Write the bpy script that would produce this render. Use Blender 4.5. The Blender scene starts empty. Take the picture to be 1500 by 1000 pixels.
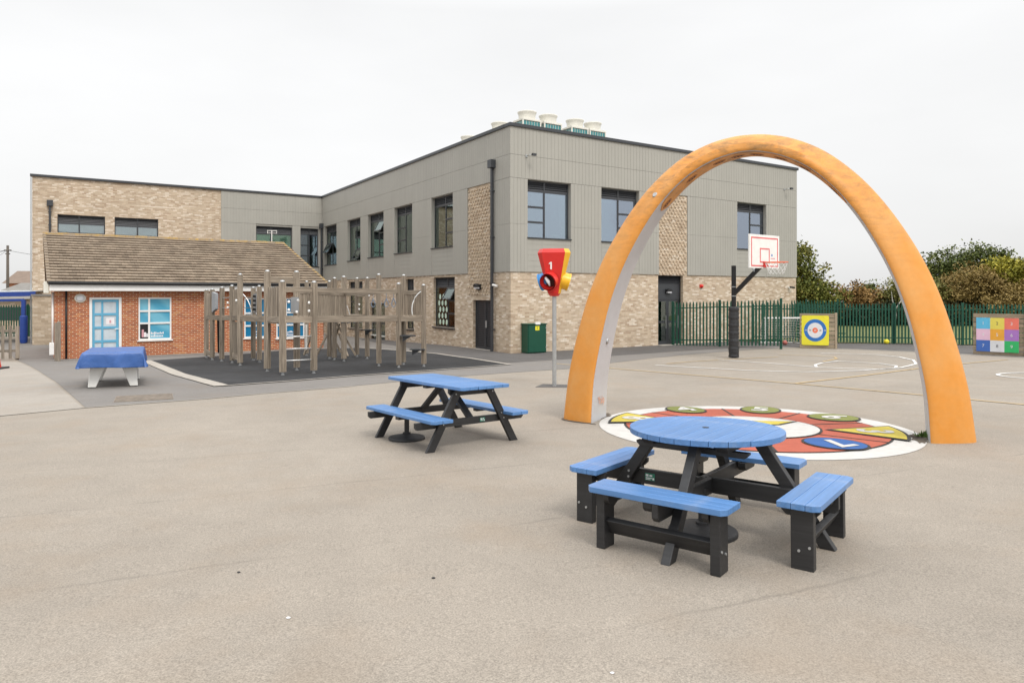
import bpy, bmesh, math, random
import numpy as np
from mathutils import Matrix, Vector

random.seed(7)
rng = np.random.default_rng(11)
scene = bpy.context.scene
COL = scene.collection
R = math.radians

# ------------------------------------------------------------------ camera
cam_data = bpy.data.cameras.new("camera")
cam_data.sensor_width = 36.0
cam_data.lens = 24.144
cam_data.shift_y = -0.0467
cam_data.clip_start = 0.1
cam_data.clip_end = 3000
cam = bpy.data.objects.new("camera", cam_data)
cam.location = (0, 0, 2.4)
cam.rotation_euler = (R(90), 0, 0)
COL.objects.link(cam)
scene.camera = cam

# ------------------------------------------------------------------ world: bright overcast
SUN_EL, SUN_AZ = R(52), R(150)          # azimuth clockwise from +Y: behind the camera, to its right
world = bpy.data.worlds.new("World")
scene.world = world
world.use_nodes = True
wn, wl = world.node_tree.nodes, world.node_tree.links
wn.clear()
w_out = wn.new("ShaderNodeOutputWorld")
sky = wn.new("ShaderNodeTexSky")
sky.sky_type = 'NISHITA'
sky.sun_disc = False
sky.sun_elevation = SUN_EL
sky.sun_rotation = SUN_AZ
sky.dust_density = 4.0
hsv = wn.new("ShaderNodeHueSaturation")
hsv.inputs["Saturation"].default_value = 0.12
wl.new(sky.outputs[0], hsv.inputs["Color"])
bg_sky = wn.new("ShaderNodeBackground")
bg_sky.inputs["Strength"].default_value = 0.05
wl.new(hsv.outputs[0], bg_sky.inputs["Color"])
# cloud deck: brighter towards the zenith as an overcast sky is, softly mottled
tc = wn.new("ShaderNodeTexCoord")
sep = wn.new("ShaderNodeSeparateXYZ")
wl.new(tc.outputs["Generated"], sep.inputs[0])
ramp = wn.new("ShaderNodeValToRGB")
ramp.color_ramp.elements[0].position = 0.0
ramp.color_ramp.elements[0].color = (0.765, 0.765, 0.76, 1)
ramp.color_ramp.elements[1].position = 1.0
ramp.color_ramp.elements[1].color = (2.48, 2.50, 2.53, 1)
e = ramp.color_ramp.elements.new(0.38)
e.color = (0.795, 0.797, 0.797, 1)
e = ramp.color_ramp.elements.new(0.55)
e.color = (1.45, 1.46, 1.47, 1)
wl.new(sep.outputs["Z"], ramp.inputs[0])
cmap = wn.new("ShaderNodeMapping")
cmap.inputs["Scale"].default_value = (1.6, 1.6, 5.0)
wl.new(tc.outputs["Generated"], cmap.inputs[0])
cn = wn.new("ShaderNodeTexNoise")
cn.inputs["Scale"].default_value = 1.7
cn.inputs["Detail"].default_value = 5
wl.new(cmap.outputs[0], cn.inputs["Vector"])
cr = wn.new("ShaderNodeMapRange")
cr.inputs["From Min"].default_value = 0.3
cr.inputs["From Max"].default_value = 0.7
cr.inputs["To Min"].default_value = 0.95
cr.inputs["To Max"].default_value = 1.03
wl.new(cn.outputs[0], cr.inputs["Value"])
cm = wn.new("ShaderNodeVectorMath")
cm.operation = 'SCALE'
wl.new(ramp.outputs[0], cm.inputs[0])
wl.new(cr.outputs[0], cm.inputs["Scale"])
bg_cloud = wn.new("ShaderNodeBackground")
wl.new(cm.outputs[0], bg_cloud.inputs["Color"])
add = wn.new("ShaderNodeAddShader")
wl.new(bg_sky.outputs[0], add.inputs[0])
wl.new(bg_cloud.outputs[0], add.inputs[1])
wl.new(add.outputs[0], w_out.inputs[0])

sun_data = bpy.data.lights.new("sun", 'SUN')
sun_data.energy = 1.5
sun_data.angle = R(14)
sun_data.color = (1.0, 0.95, 0.88)
sun = bpy.data.objects.new("sun", sun_data)
COL.objects.link(sun)
_sd = Vector((math.sin(SUN_AZ) * math.cos(SUN_EL), math.cos(SUN_AZ) * math.cos(SUN_EL), math.sin(SUN_EL)))
sun.rotation_euler = (-_sd).to_track_quat('-Z', 'Y').to_euler()
sun.location = (10, -20, 40)

scene.render.engine = 'CYCLES'
scene.cycles.max_bounces = 8
scene.cycles.transparent_max_bounces = 12
scene.view_settings.view_transform = 'Standard'
scene.view_settings.look = 'None'
scene.view_settings.gamma = 1
scene.view_settings.use_curve_mapping = False
scene.view_settings.exposure = 0.0

# ------------------------------------------------------------------ the lie of the land
UX, UY = 0.8426, 0.5385                 # along the school's street-side front
CX, CY = -0.055, 27.43                  # its near corner
BROT = math.atan2(UY, UX)

def softplus(x, w):
    return w * math.log1p(math.exp(-abs(x) / w)) + max(x, 0.0)

def smooth(e0, e1, x):
    t = min(1.0, max(0.0, (x - e0) / (e1 - e0)))
    return t * t * (3 - 2 * t)

def gz(x, y):
    """height of the ground: falls towards the school, then on into its courtyard"""
    a = (x - CX) * UX + (y - CY) * UY
    b = -(x - CX) * UY + (y - CY) * UX
    d = 0.6 * (1 - math.exp(-0.032 * softplus(b - 5, 1.0) / 0.6))
    return 0.024 * softplus(26 - y, 0.5) - d * (1 - smooth(0, 4, a))

# ------------------------------------------------------------------ materials
def lin(r, g, b):
    f = lambda c: (c / 255 / 12.92) if c / 255 <= 0.04045 else ((c / 255 + 0.055) / 1.055) ** 2.4
    return (f(r), f(g), f(b))

class NT:
    """small helper round a node tree"""
    def __init__(self, name):
        self.m = bpy.data.materials.new(name)
        self.m.use_nodes = True
        self.n = self.m.node_tree.nodes
        self.l = self.m.node_tree.links
        self.b = self.n["Principled BSDF"]
        self.out = self.n["Material Output"]
        self._tc = None
    def tc(self, kind):
        if self._tc is None:
            self._tc = self.n.new("ShaderNodeTexCoord")
        return self._tc.outputs[kind]
    def mapping(self, kind, scale=(1, 1, 1), rot=(0, 0, 0), loc=(0, 0, 0)):
        m = self.n.new("ShaderNodeMapping")
        m.inputs["Scale"].default_value = scale
        m.inputs["Rotation"].default_value = rot
        m.inputs["Location"].default_value = loc
        self.l.new(self.tc(kind), m.inputs[0])
        return m.outputs[0]
    def noise(self, vec, scale, detail=4, rough=0.55, dist=0.0):
        t = self.n.new("ShaderNodeTexNoise")
        t.inputs["Scale"].default_value = scale
        t.inputs["Detail"].default_value = detail
        t.inputs["Roughness"].default_value = rough
        t.inputs["Distortion"].default_value = dist
        self.l.new(vec, t.inputs["Vector"])
        return t.outputs[0]
    def rng(self, v, a, b, c, d):
        t = self.n.new("ShaderNodeMapRange")
        for k, x in zip(("From Min", "From Max", "To Min", "To Max"), (a, b, c, d)):
            t.inputs[k].default_value = x
        self.l.new(v, t.inputs["Value"])
        return t.outputs[0]
    def math(self, op, a, b=None):
        t = self.n.new("ShaderNodeMath")
        t.operation = op
        for i, x in enumerate((a, b)):
            if x is None:
                continue
            if isinstance(x, (int, float)):
                t.inputs[i].default_value = x
            else:
                self.l.new(x, t.inputs[i])
        return t.outputs[0]
    def mix(self, fac, a, b, mode='MIX'):
        t = self.n.new("ShaderNodeMix")
        t.data_type = 'RGBA'
        t.blend_type = mode
        for sock, x in ((t.inputs[0], fac), (t.inputs[6], a), (t.inputs[7], b)):
            if isinstance(x, (int, float)):
                sock.default_value = x
            elif isinstance(x, (tuple, list)):
                sock.default_value = (*x[:3], 1)
            else:
                self.l.new(x, sock)
        return t.outputs[2]
    def scale_col(self, col, val):
        t = self.n.new("ShaderNodeVectorMath")
        t.operation = 'SCALE'
        if isinstance(col, (tuple, list)):
            t.inputs[0].default_value = col[:3]
        else:
            self.l.new(col, t.inputs[0])
        self.l.new(val, t.inputs["Scale"])
        return t.outputs[0]
    def bump(self, h, strength, dist):
        t = self.n.new("ShaderNodeBump")
        t.inputs["Strength"].default_value = strength
        t.inputs["Distance"].default_value = dist
        self.l.new(h, t.inputs["Height"])
        self.l.new(t.outputs[0], self.b.inputs["Normal"])
    def objrand(self):
        return self.n.new("ShaderNodeObjectInfo").outputs["Random"]
    def base(self, c):
        if isinstance(c, (tuple, list)):
            self.b.inputs["Base Color"].default_value = (*c[:3], 1)
        else:
            self.l.new(c, self.b.inputs["Base Color"])
    def set(self, rough=0.6, metal=0.0, spec=0.5):
        self.b.inputs["Roughness"].default_value = rough
        self.b.inputs["Metallic"].default_value = metal
        self.b.inputs["Specular IOR Level"].default_value = spec

def plain(name, col, rough=0.6, metal=0.0, spec=0.4, var=0.12, scale=4.0, bump=0.0, bscale=40.0, orand=0.0, kind='Object'):
    t = NT(name)
    v = t.mapping(kind)
    n1 = t.noise(v, scale, 5, 0.6)
    f = t.rng(n1, 0.25, 0.75, 1 - var, 1 + var)
    if orand:
        f = t.math('MULTIPLY', f, t.rng(t.objrand(), 0, 1, 1 - orand, 1 + orand))
    t.base(t.scale_col(col, f))
    t.set(rough, metal, spec)
    if bump:
        t.bump(t.noise(v, bscale, 4), bump, 0.01)
    return t.m

def asphalt(name, col, fine=0.22, blotch=0.1, joints=False, speck=True):
    t = NT(name)
    v = t.mapping('Object')
    g1 = t.noise(v, 95, 3, 0.7)
    g2 = t.noise(v, 38, 2, 0.6)
    big = t.noise(v, 0.35, 5, 0.6, 0.4)
    mid = t.noise(v, 2.2, 5, 0.65)
    f = t.math('MULTIPLY', t.rng(g1, 0.3, 0.7, 1 - fine, 1 + fine), t.rng(big, 0.3, 0.7, 1 - blotch, 1 + blotch))
    f = t.math('MULTIPLY', f, t.rng(mid, 0.3, 0.7, 1 - blotch * 0.5, 1 + blotch * 0.5))
    f = t.math('MULTIPLY', f, t.rng(g2, 0.3, 0.7, 0.93, 1.07))
    c = t.scale_col(col, f)
    if speck:                      # pale chippings showing in the worn surface
        vo = t.n.new("ShaderNodeTexVoronoi")
        vo.inputs["Scale"].default_value = 70
        t.l.new(v, vo.inputs["Vector"])
        s = t.rng(vo.outputs["Distance"], 0.10, 0.22, 0.45, 0.0)
        c = t.mix(s, c, tuple(min(0.6, x * 1.55) for x in col))
    warm = t.noise(v, 0.9, 4, 0.6)
    c = t.mix(t.rng(warm, 0.5, 0.72, 0, 0.35), c, (col[0] * 0.98, col[1] * 0.86, col[2] * 0.74))
    if joints:                     # faint lane joints rolled into the asphalt
        vj = t.mapping('Object', rot=(0, 0, R(-24)))
        sx = t.n.new("ShaderNodeSeparateXYZ")
        t.l.new(vj, sx.inputs[0])
        wob = t.noise(v, 1.1, 4, 0.7)
        y = t.math('ADD', sx.outputs["Y"], t.rng(wob, 0, 1, -0.09, 0.09))
        fr = t.math('FRACT', t.math('DIVIDE', t.math('ADD', y, 40.62), 1.95))
        d = t.math('ABSOLUTE', t.math('SUBTRACT', fr, 0.5))
        line = t.rng(d, 0.0, 0.013, 1.0, 0.0)
        breakup = t.rng(t.noise(v, 0.8, 3), 0.42, 0.6, 0.0, 0.42)
        c = t.mix(t.math('MULTIPLY', line, breakup), c, tuple(x * 0.5 for x in col))
    t.base(c)
    t.set(0.9, 0, 0.25)
    t.bump(g1, 0.5, 0.006)
    return t.m

def brick(name, c1, c2, c3, mortar, bw=0.225, rh=0.075, ms=0.010, mottling=0.14):
    t = NT(name)
    v = t.mapping('UV')
    bt = t.n.new("ShaderNodeTexBrick")
    bt.inputs["Scale"].default_value = 1.0
    bt.inputs["Brick Width"].default_value = bw
    bt.inputs["Row Height"].default_value = rh
    bt.inputs["Mortar Size"].default_value = ms * 0.5
    bt.inputs["Mortar Smooth"].default_value = 0.2
    bt.inputs["Bias"].default_value = 0.0
    bt.inputs["Color1"].default_value = (0, 0, 0, 1)
    bt.inputs["Color2"].default_value = (1, 1, 1, 1)
    bt.inputs["Mortar"].default_value = (0.5, 0.5, 0.5, 1)
    t.l.new(v, bt.inputs["Vector"])
    rp = t.n.new("ShaderNodeValToRGB")
    rp.color_ramp.interpolation = 'LINEAR'
    els = rp.color_ramp.elements
    els[0].position, els[0].color = 0.0, (*c1, 1)
    els[1].position, els[1].color = 1.0, (*c3, 1)
    for pos, k_ in ((0.28, 0.93), (0.72, 1.07)):
        e2 = els.new(pos)
        e2.color = (*[x * k_ for x in c2], 1)
    t.l.new(bt.outputs["Color"], rp.inputs[0])
    n = t.noise(v, 9, 5, 0.7)
    c = t.scale_col(rp.outputs[0], t.rng(n, 0.25, 0.75, 1 - mottling, 1 + mottling))
    big = t.noise(v, 0.45, 4, 0.6)
    c = t.scale_col(c, t.rng(big, 0.3, 0.7, 0.92, 1.08))
    c = t.mix(bt.outputs["Fac"], c, mortar)
    t.base(c)
    t.set(0.88, 0, 0.2)
    h = t.math('SUBTRACT', t.math('MULTIPLY', n, 0.35), bt.outputs["Fac"])
    t.bump(h, 0.6, 0.008)
    return t.m

def timber(name, col, col2, rough=0.8, orand=0.16):
    """weathered timber, the grain running along the piece's own X"""
    t = NT(name)
    oi = t.n.new("ShaderNodeObjectInfo")
    tc_ = t.tc('Object')
    addv = t.n.new("ShaderNodeVectorMath")
    addv.operation = 'ADD'
    t.l.new(tc_, addv.inputs[0])
    comb = t.n.new("ShaderNodeCombineXYZ")
    rr = t.math('MULTIPLY', oi.outputs["Random"], 37.0)
    for i in range(3):
        t.l.new(rr, comb.inputs[i])
    t.l.new(comb.outputs[0], addv.inputs[1])
    mp = t.n.new("ShaderNodeMapping")
    mp.inputs["Scale"].default_value = (1.3, 30, 30)
    t.l.new(addv.outputs[0], mp.inputs[0])
    g = t.noise(mp.outputs[0], 1.0, 6, 0.65, 0.6)
    mp2 = t.n.new("ShaderNodeMapping")
    mp2.inputs["Scale"].default_value = (0.9, 4, 4)
    t.l.new(addv.outputs[0], mp2.inputs[0])
    w = t.noise(mp2.outputs[0], 1.3, 4, 0.6)
    c = t.mix(t.rng(g, 0.32, 0.68, 0, 1), col, col2)
    c = t.scale_col(c, t.rng(w, 0.3, 0.7, 0.82, 1.18))
    c = t.scale_col(c, t.rng(oi.outputs["Random"], 0, 1, 1 - orand, 1 + orand))
    t.base(c)
    t.set(rough, 0, 0.2)
    t.bump(g, 0.5, 0.006)
    return t.m

def recycled_plastic(name, col, streak=0.16, rough=0.55):
    t = NT(name)
    v = t.mapping('Object', (1.2, 26, 26))
    g = t.noise(v, 1.0, 5, 0.7, 0.4)
    v2 = t.mapping('Object')
    d = t.noise(v2, 5, 5, 0.65)
    f = t.math('MULTIPLY', t.rng(g, 0.3, 0.7, 1 - streak, 1 + streak), t.rng(t.objrand(), 0, 1, 0.94, 1.06))
    c = t.scale_col(col, f)
    c = t.mix(t.rng(d, 0.55, 0.75, 0, 0.22), c, (0.36, 0.38, 0.42) if max(col) > 0.1 else (0.06, 0.06, 0.06))
    t.base(c)
    t.set(rough, 0, 0.55)
    t.bump(g, 0.3, 0.003)
    return t.m

M = {}
M['asphalt'] = asphalt("playground asphalt", (0.250, 0.220, 0.184), 0.34, 0.10, joints=True)
M['court'] = asphalt("court asphalt", (0.240, 0.218, 0.192), 0.24, 0.08)
M['dark_asphalt'] = asphalt("newer asphalt", (0.170, 0.158, 0.146), 0.25, 0.08)
M['path'] = asphalt("path asphalt", (0.098, 0.092, 0.088), 0.25, 0.14, speck=False)
M['rubber'] = asphalt("black rubber crumb", (0.031, 0.031, 0.032), 0.4, 0.35, speck=False)
M['kerb'] = plain("pale edging", (0.33, 0.30, 0.26), 0.9, var=0.25, scale=6)
M['slab'] = asphalt("worn pale asphalt", (0.272, 0.246, 0.214), 0.22, 0.1)
M['line_white'] = plain("worn white line paint", (0.62, 0.61, 0.59), 0.8, var=0.25, scale=5)
M['line_yellow'] = plain("worn yellow line paint", (0.42, 0.30, 0.15), 0.8, var=0.25, scale=5)
M['brick'] = brick("buff multi brick", (0.37, 0.27, 0.185), (0.485, 0.385, 0.280), (0.66, 0.58, 0.48), (0.47, 0.40, 0.32))
M['brick_block'] = brick("pale block", (0.33, 0.26, 0.18), (0.42, 0.34, 0.25), (0.52, 0.45, 0.36), (0.36, 0.30, 0.24), 0.33, 0.11)
M['brick_piece'] = plain("buff brick", (0.50, 0.40, 0.29), 0.85, var=0.35, scale=3.3)
M['red_brick'] = brick("red orange brick", (0.245, 0.052, 0.020), (0.37, 0.092, 0.030), (0.46, 0.19, 0.066), (0.52, 0.36, 0.25), 0.225, 0.075, 0.024, 0.15)
def clad(name, col):
    t = NT(name)
    v = t.mapping('Object')
    n1 = t.noise(v, 0.7, 4, 0.6)
    streak = t.noise(t.mapping('Object', (5, 5, 0.35)), 1.0, 4, 0.6)
    f = t.math('MULTIPLY', t.rng(n1, 0.3, 0.7, 0.965, 1.035), t.rng(streak, 0.3, 0.7, 0.965, 1.03))
    t.base(t.scale_col(col, f))
    t.set(0.5, 0, 0.4)
    return t.m
M['clad'] = clad("grey green cladding", (0.330, 0.318, 0.282))
M['grey_dark'] = plain("anthracite coated metal", (0.035, 0.038, 0.043), 0.4, 0, 0.5, 0.08)
M['louvre'] = plain("dark louvre", (0.045, 0.047, 0.052), 0.45, 0, 0.5, 0.08)
M['white'] = plain("white upvc", (0.74, 0.73, 0.71), 0.45, var=0.05)
M['white_metal'] = plain("white painted metal", (0.72, 0.71, 0.68), 0.5, var=0.08)
M['cream_metal'] = plain("cream casing metal", (0.66, 0.64, 0.57), 0.5, var=0.06)
M['teal'] = plain("teal coil guard", (0.06, 0.22, 0.23), 0.4, 0.2, var=0.15)
M['galv'] = plain("galvanised steel", (0.42, 0.43, 0.43), 0.45, 0.7, var=0.15, scale=12)
M['steel'] = plain("pale tube steel", (0.62, 0.62, 0.61), 0.35, 0.5, var=0.08)
M['room'] = plain("plastered room wall", (0.58, 0.58, 0.54), 0.9, var=0.05)
M['blind'] = plain("pale blind", (0.72, 0.78, 0.76), 0.8, var=0.06)
M['timber'] = timber("weathered play timber", (0.140, 0.112, 0.084), (0.355, 0.298, 0.234))
M['fence_timber'] = timber("old fence timber", (0.15, 0.125, 0.10), (0.30, 0.255, 0.205))
M['sleeper'] = timber("sleeper timber", (0.20, 0.155, 0.105), (0.38, 0.31, 0.225))
M['blue_plastic'] = recycled_plastic("blue plank", (0.078, 0.188, 0.400), 0.18, 0.38)
M['black_plastic'] = recycled_plastic("black plank", (0.016, 0.016, 0.017), 0.4, 0.5)
M['black_rubber'] = plain("black moulded base", (0.022, 0.022, 0.023), 0.55, var=0.2, scale=9)
M['label_green'] = plain("green label", (0.03, 0.17, 0.11), 0.5, var=0.1)
M['black'] = plain("black", (0.012, 0.012, 0.013), 0.5)
M['padding'] = plain("black vinyl padding", (0.022, 0.022, 0.024), 0.4, spec=0.5, var=0.2)
M['green_fence'] = plain("green coated steel", (0.005, 0.062, 0.036), 0.5, 0, 0.4, 0.15, orand=0.12)
M['green_cab'] = plain("green cabinet paint", (0.006, 0.062, 0.036), 0.4, var=0.1)
M['red'] = plain("red plastic", (0.60, 0.025, 0.02), 0.35, spec=0.5, var=0.06)
M['yellow'] = plain("yellow plastic", (0.74, 0.41, 0.015), 0.35, spec=0.5, var=0.06)
M['blue'] = plain("blue plastic", (0.04, 0.22, 0.52), 0.4, var=0.06)
M['dark_hole'] = plain("dark inside", (0.05, 0.012, 0.01), 0.8)
M['blue_paint'] = plain("canopy blue", (0.015, 0.045, 0.22), 0.45, var=0.12)
M['dot_yellow'] = plain("board yellow", (0.66, 0.60, 0.035), 0.5, var=0.12, scale=2)
M['dot_blue'] = plain("board blue", (0.025, 0.14, 0.42), 0.5, var=0.1)
M['dot_red'] = plain("board red", (0.70, 0.16, 0.08), 0.5, var=0.1)
M['dot_white'] = plain("board white", (0.62, 0.62, 0.64), 0.5, var=0.08)
for nm, c in dict(cyan=(0.10, 0.42, 0.64), lemon=(0.66, 0.56, 0.10), coral=(0.70, 0.165, 0.12), pink=(0.66, 0.44, 0.56),
                  orange=(0.68, 0.33, 0.04), purple=(0.34, 0.16, 0.46), royal=(0.05, 0.13, 0.42), pale=(0.62, 0.63, 0.65), leaf=(0.03, 0.40, 0.12)).items():
    M['sq_' + nm] = plain("square " + nm, c, 0.5, var=0.1, scale=3)
M['paint_white'] = plain("ground white paint", (0.47, 0.455, 0.43), 0.8, var=0.1, scale=7, bump=0.3, bscale=90)
M['paint_red'] = plain("ground red paint", (0.35, 0.08, 0.045), 0.8, var=0.12, scale=7, bump=0.3, bscale=90)
M['paint_green'] = plain("ground olive paint", (0.155, 0.168, 0.036), 0.8, var=0.1, scale=7, bump=0.3, bscale=90)
M['paint_yellow'] = plain("ground yellow paint", (0.46, 0.37, 0.05), 0.8, var=0.1, scale=7, bump=0.3, bscale=90)
M['paint_blue'] = plain("ground blue paint", (0.022, 0.085, 0.26), 0.8, var=0.1, scale=7, bump=0.3, bscale=90)
M['paint_black'] = plain("ground black paint", (0.03, 0.027, 0.025), 0.8, var=0.2, scale=9)
M['arch_grey'] = plain("arch grey panel", (0.47, 0.47, 0.48), 0.6, var=0.07, scale=2.5)
M['arch_seal'] = plain("arch seam", (0.30, 0.13, 0.05), 0.6)
M['film'] = None
M['obscure'] = plain("obscured glazing", (0.50, 0.56, 0.60), 0.15, spec=0.5, var=0.14, scale=3)
M['door_blue'] = plain("light blue door paint", (0.115, 0.36, 0.53), 0.4, var=0.08)
M['paper'] = plain("paper", (0.74, 0.70, 0.71), 0.8, var=0.04)
M['ink_pink'] = plain("pink print", (0.58, 0.30, 0.33), 0.8)
M['ink'] = plain("dark print", (0.06, 0.06, 0.07), 0.8)
M['sticker_yellow'] = plain("yellow sticker", (0.66, 0.60, 0.03), 0.5)
M['ball_yellow'] = plain("yellow ball", (0.60, 0.52, 0.02), 0.6, var=0.2, scale=20)
M['ball_red'] = plain("faded red ball", (0.36, 0.11, 0.09), 0.6, var=0.2, scale=20)
M['grass'] = plain("field grass", (0.105, 0.118, 0.034), 0.9, var=0.3, scale=1.5, bump=0.5, bscale=30)
M['bark'] = plain("bark", (0.07, 0.055, 0.042), 0.9, var=0.3, scale=8, bump=0.6)
M['birch'] = plain("pale bark", (0.50, 0.48, 0.44), 0.8, var=0.25, scale=8)
M['slate'] = plain("grey slate", (0.19, 0.18, 0.165), 0.8, var=0.2, scale=2)
M['brown_tile'] = plain("brown far tiles", (0.17, 0.125, 0.095), 0.8, var=0.15, scale=2)
M['pole_wood'] = plain("pole wood", (0.10, 0.085, 0.07), 0.9, var=0.2)
M['cone_orange'] = plain("red cone plastic", (0.62, 0.045, 0.02), 0.45, var=0.08)
M['net'] = plain("white cord", (0.62, 0.62, 0.60), 0.8)
M['grating'] = plain("rusty grating", (0.235, 0.20, 0.165), 0.8, 0.2, var=0.35, scale=9)
M['leaf_sticker'] = plain("pale leaf sticker", (0.50, 0.62, 0.50), 0.6)

def lichen_tile():
    t = NT("weathered roof tile")
    v = t.mapping('Object')
    oi = t.n.new("ShaderNodeAttribute")
    oi.attribute_name = "tint"
    f = t.rng(oi.outputs["Fac"], 0, 1, 0.84, 1.16)
    n = t.noise(v, 1.1, 5, 0.65)
    c = t.mix(t.rng(n, 0.35, 0.65, 0, 1), (0.185, 0.142, 0.104), (0.250, 0.200, 0.148))
    c = t.scale_col(c, f)
    m = t.noise(v, 5, 5, 0.75)
    c = t.mix(t.rng(m, 0.62, 0.75, 0, 0.5), c, (0.32, 0.29, 0.24))
    t.base(c)
    t.set(0.9, 0, 0.2)
    t.bump(t.noise(v, 30, 4), 0.4, 0.01)
    return t.m
M['roof_tile'] = lichen_tile()
def ridge_mat(lo=0.42, hi=0.62):
    t = NT("lichened ridge tile")
    v = t.mapping('Object')
    n = t.noise(v, 4.5, 6, 0.75)
    c = t.mix(t.rng(n, lo, hi, 0, 1), (0.20, 0.160, 0.120), (0.34, 0.215, 0.055))
    t.base(c)
    t.set(0.9, 0, 0.2)
    return t.m
M['ridge'] = ridge_mat()
M['verge'] = ridge_mat(0.55, 0.8)

def glass(name, tint, refl_tint, refl):
    t = NT(name)
    t.n.remove(t.b)
    tr = t.n.new("ShaderNodeBsdfTransparent")
    tr.inputs["Color"].default_value = (*tint, 1)
    gl = t.n.new("ShaderNodeBsdfGlossy")
    gl.inputs["Color"].default_value = (*refl_tint, 1)
    gl.inputs["Roughness"].default_value = 0.015
    fr = t.n.new("ShaderNodeFresnel")
    fr.inputs["IOR"].default_value = 1.5
    fac = t.math('MINIMUM', t.math('ADD', fr.outputs[0], refl), 1.0)
    mx = t.n.new("ShaderNodeMixShader")
    t.l.new(fac, mx.inputs[0])
    t.l.new(tr.outputs[0], mx.inputs[1])
    t.l.new(gl.outputs[0], mx.inputs[2])
    v = t.mapping('Object')
    bm = t.n.new("ShaderNodeBump")
    bm.inputs["Strength"].default_value = 0.05
    bm.inputs["Distance"].default_value = 0.02
    t.l.new(t.noise(v, 1.2, 2), bm.inputs["Height"])
    t.l.new(bm.outputs[0], gl.inputs["Normal"])
    t.l.new(mx.outputs[0], t.out.inputs[0])
    return t.m
M['glass'] = glass("coated window glass", (0.50, 0.60, 0.54), (0.72, 0.82, 0.98), 0.36)
M['glass_clear'] = glass("clear window glass", (0.90, 0.93, 0.93), (0.78, 0.84, 0.90), 0.10)
M['glass_green'] = glass("green window glass", (0.84, 0.95, 0.89), (0.74, 0.86, 0.82), 0.18)

def film():
    t = NT("blue window film")
    v = t.mapping('Object')
    w = t.n.new("ShaderNodeTexWave")
    w.wave_type = 'BANDS'
    w.bands_direction = 'DIAGONAL'
    w.inputs["Scale"].default_value = 0.55
    w.inputs["Distortion"].default_value = 3.5
    w.inputs["Detail"].default_value = 2
    t.l.new(v, w.inputs["Vector"])
    c = t.mix(t.rng(w.outputs["Fac"], 0.2, 0.9, 0, 1), (0.16, 0.43, 0.56), (0.075, 0.32, 0.47))
    t.base(c)
    t.set(0.12, 0, 0.5)
    return t.m
M['film'] = film()
M['film_deep'] = plain("deep blue window film", (0.012, 0.16, 0.31), 0.12, spec=0.5, var=0.12, scale=2)

def arch_orange():
    t = NT("weathered orange shell")
    v = t.mapping('Object')
    big = t.noise(v, 1.1, 5, 0.65, 0.3)
    c = t.mix(t.rng(big, 0.35, 0.7, 0, 1), (0.620, 0.243, 0.034), (0.600, 0.300, 0.092))
    fine = t.noise(v, 14, 5, 0.7)
    c = t.scale_col(c, t.rng(fine, 0.3, 0.7, 0.96, 1.04))
    # rain streaks and black algae where water lies on the crown
    s = t.n.new("ShaderNodeSeparateXYZ")
    t.l.new(v, s.inputs[0])
    hi = t.rng(s.outputs["Z"], 2.6, 4.5, 0.0, 1.0)
    st = t.noise(t.mapping('Object', (2.2, 2.2, 7)), 1.6, 6, 0.75, 0.4)
    k = t.math('MULTIPLY', t.rng(st, 0.44, 0.68, 0, 1), hi)
    c = t.mix(t.math('MULTIPLY', k, 0.8), c, (0.16, 0.10, 0.045))
    sp_ = t.noise(v, 9, 4, 0.8)
    c = t.mix(t.rng(sp_, 0.66, 0.78, 0, 0.35), c, (0.30, 0.17, 0.08))
    t.base(c)
    t.set(0.5, 0, 0.35)
    t.bump(fine, 0.08, 0.004)
    return t.m
M['arch'] = arch_orange()

def cover_mat():
    t = NT("blue tarpaulin")
    v = t.mapping('Object')
    n = t.noise(v, 2.5, 5, 0.6, 0.6)
    c = t.scale_col((0.030, 0.092, 0.285), t.rng(n, 0.3, 0.7, 0.85, 1.15))
    t.base(c)
    t.set(0.42, 0, 0.5)
    t.bump(n, 0.5, 0.05)
    return t.m
M['cover'] = cover_mat()

def leaf_mat(name, dark, mid, light):
    t = NT(name)
    at = t.n.new("ShaderNodeAttribute")
    at.attribute_name = "tint"
    rp = t.n.new("ShaderNodeValToRGB")
    els = rp.color_ramp.elements
    els[0].position, els[0].color = 0.0, (*dark, 1)
    els[1].position, els[1].color = 1.0, (*light, 1)
    e_ = els.new(0.5)
    e_.color = (*mid, 1)
    t.l.new(at.outputs["Fac"], rp.inputs[0])
    t.base(rp.outputs[0])
    t.set(0.7, 0, 0.2)
    return t.m

# ------------------------------------------------------------------ object helpers
def tag(o, label=None, cat=None, group=None, kind=None):
    if label: o["label"] = label
    if cat: o["category"] = cat
    if group: o["group"] = group
    if kind: o["kind"] = kind
    return o

def thing(name, label, cat, loc=(0, 0, 0), rz=0.0, group=None, slope=False):
    o = bpy.data.objects.new(name, None)
    o.empty_display_size = 0.3
    COL.objects.link(o)
    o.location = loc
    if slope:
        m = Matrix.Rotation(-0.024, 4, 'X') @ Matrix.Rotation(rz, 4, 'Z')
        o.rotation_euler = m.to_euler()
    else:
        o.rotation_euler = (0, 0, rz)
    return tag(o, label, cat, group)

def link_mesh(name, me, mat=None, parent=None, matrix=None):
    o = bpy.data.objects.new(name, me)
    COL.objects.link(o)
    if mat is not None and not me.materials:
        me.materials.append(mat)
    if parent is not None:
        o.parent = parent
    if matrix is not None:
        o.matrix_local = matrix
    return o

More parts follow.
